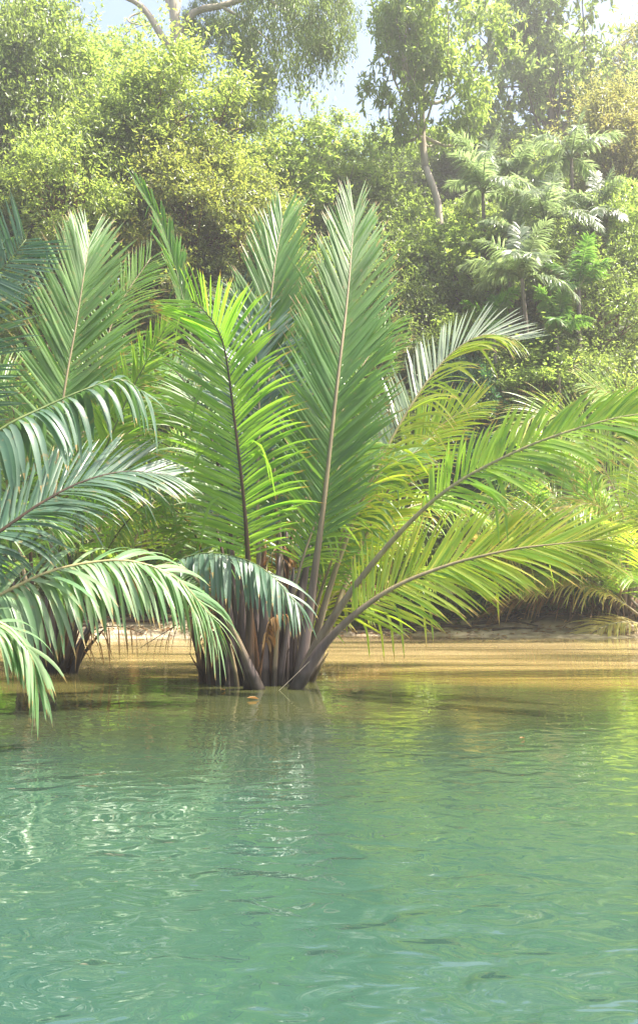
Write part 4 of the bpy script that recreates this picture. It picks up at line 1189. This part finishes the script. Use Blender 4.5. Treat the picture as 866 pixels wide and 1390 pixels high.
# pale pole and leaning orange trunk on the left bank
stick([onbank(226, 25.0, -0.1), onbank(225, 25.0, 1.2), onbank(227, 25.0, 2.2)], 0.045, 'thin pale upright pole on the left bank', 'bark_pale', 'pole', 'pole', None)
stick([onbank(178, 24.9, -0.1), onbank(186, 24.9, 1.0), onbank(198, 24.9, 1.7), onbank(206, 24.8, 2.8)], 0.15, 'orange-brown leaning trunk stump on the left bank', 'bark_orange', 'tree_stump', 'tree stump', None)
stick([P(782, 420, 28.6) * (1, 1, 0) + (0, 0, float(ground_z(P(782, 0, 28.6)[0], 28.6))), P(783, 430, 28.6), P(778, 330, 28.6)], 0.10, 'left one of two thin brown bare trees at the right', 'bark_brown', 'bare_tree', 'tree', 'thin bare trees at the right')
stick([P(800, 420, 28.9) * (1, 1, 0) + (0, 0, float(ground_z(P(800, 0, 28.9)[0], 28.9))), P(795, 430, 28.9), P(797, 320, 28.9)], 0.09, 'right one of two thin brown bare trees at the right', 'bark_brown', 'bare_tree', 'tree', 'thin bare trees at the right')
# thin pale twig propped in the water against the clump
stick([P(376, 940, 13.05), P(392, 925, 13.05), P(421, 897, 13.1)], 0.004, 'thin pale twig slanting from the water against the central clump', 'bark_pale', 'twig', 'twig', None)

# exposed roots under the right palm
a = Acc()
rg = np.random.default_rng(5)
for k in range(46):
    px = rg.uniform(770, 880)
    Y = rg.uniform(24.2, 24.7)
    p0 = onbank(px, Y + 0.35, rg.uniform(0.1, 0.6))
    p2 = onbank(px + rg.uniform(-14, 14), Y - rg.uniform(0.1, 0.5), -0.02)
    tube(a, spline([p0, (p0 + p2) / 2 + rg.normal(0, 0.08, 3) + (0, 0, 0.05), p2], 8)[0], np.linspace(0.022, 0.008, 8), 5, lr=rg.random())
o = a.build('root_tangle', M['bark_brown'])
tag(o, 'tangle of brown roots hanging over the mud at the right edge', 'roots')

# undergrowth: low leaves over the bank and slope
acc = Acc()
rg = np.random.default_rng(9)
n = 70000
yy = 24.75 + rg.random(n) ** 1.5 * 40
xx = (rg.random(n) * 2 - 1) * (yy * 0.36 + 1.0)
hump = 0.5 + 0.5 * np.sin(xx * 1.7 + np.sin(yy * 1.1) * 2) * np.sin(yy * 0.9 + xx * 0.4)
zz = ground_z(xx, yy) + rg.random(n) * (0.15 + 0.75 * hump) * np.clip((yy - 24.6) / 0.9, 0.15, 1)
D = norm(rg.normal(0, 0.6, (n, 3)) + (0, -0.2, 0.25))
Nn = norm(rg.normal(0, 0.4, (n, 3)) + (0, 0, 1))
leaf_quads(acc, np.stack([xx, yy, zz], 1), D, Nn, 0.17 * rg.uniform(0.6, 1.4, n), 0.06 * rg.uniform(0.7, 1.3, n), rg.random(n))
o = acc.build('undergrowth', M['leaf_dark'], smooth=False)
o['kind'] = 'stuff'
o['label'] = 'low leafy undergrowth covering the bank and the slope behind'
o['category'] = 'undergrowth'

acc = Acc()
rg = np.random.default_rng(19)
n = 2600
yy = 23.0 + rg.random(n) ** 0.6 * 2.6
xx = (rg.random(n) * 2 - 1) * (yy * 0.36)
zz = np.maximum(ground_z(xx, yy), 0.0) + 0.02
keep = ground_z(xx, yy) > 0.0
D = norm(rg.normal(0, 1, (n, 3)) * (1, 1, 0.15))
Nn = norm(rg.normal(0, 0.25, (n, 3)) + (0, 0, 1))
leaf_quads(acc, np.stack([xx, yy, zz], 1)[keep], D[keep], Nn[keep], (0.13 * rg.uniform(0.4, 1.6, n))[keep], (0.045 * rg.uniform(0.4, 1.4, n))[keep], rg.random(n)[keep])
o = acc.build('leaf_litter', M['dead_leaf'], smooth=False)
o['kind'] = 'stuff'
o['label'] = 'dry leaf litter scattered over the mud at the foot of the bank'
o['category'] = 'leaf litter'

# small blue-green plants at the mud edge
for k, (px, Y, lb) in enumerate([(552, 24.85, 'small blue-green leafy plant at the mud edge, left under the low right frond'), (660, 24.85, 'small blue-green leafy plant at the mud edge, middle under the low right frond'), (795, 24.75, 'small blue-green leafy plant at the mud edge beside the right roots')]):
    x = P(px, 0, Y)[0]
    z = float(ground_z(x, Y))
    root = thing('bank_plant', lb, 'plant', (x, Y, z), 'small plants at the mud edge')
    rg = np.random.default_rng(60 + k)
    a = Acc()
    al = Acc()
    for q in range(9):
        top = np.array([rg.normal(0, .3), rg.normal(-.1, .12), rg.uniform(.25, .7)])
        tube(a, spline([np.zeros(3), top * 0.5 + (0, 0, .1), top], 6)[0], np.linspace(.012, .005, 6), 5)
        m_ = 12
        pos = top + rg.normal(0, .05, (m_, 3))
        leaf_quads(al, pos, norm(rg.normal(0, 1, (m_, 3)) + (0, -.2, .1)), norm(rg.normal(0, .3, (m_, 3)) + (0, -.3, 1)), .2 * rg.uniform(.7, 1.2, m_), .085 * rg.uniform(.7, 1.2, m_), rg.random(m_))
    a.build('stem', M['petiole_green'], root)
    al.build('leaves', M['leaf_bluegreen'], root, smooth=False)

# floating leaves
for (px, Y, ln, ro, lb) in ((335, 12.1, 0.15, 0.2, 'brown fallen leaf floating in front of the central clump'), (300, 12.9, 0.12, 1.2, 'small brown leaf floating at the left foot of the central clump'),
                            (705, 9.3, 0.07, 0.7, 'tiny pale leaf floating on the open water at right')):
    a = Acc()
    n1 = 1
    leaf_quads(a, np.zeros((1, 3)), np.array([[math.cos(ro), math.sin(ro), 0.0]]), np.array([[0, 0, 1.0]]), np.array([ln]), np.array([ln * 0.5]), np.array([0.6]))
    o = a.build('fallen_leaf', M['dead_leaf'], smooth=False)
    o.location = (P(px, 0, Y)[0], Y, 0.012 + ln * 0.1)
    tag(o, lb, 'leaf', 'fallen leaves on the water')
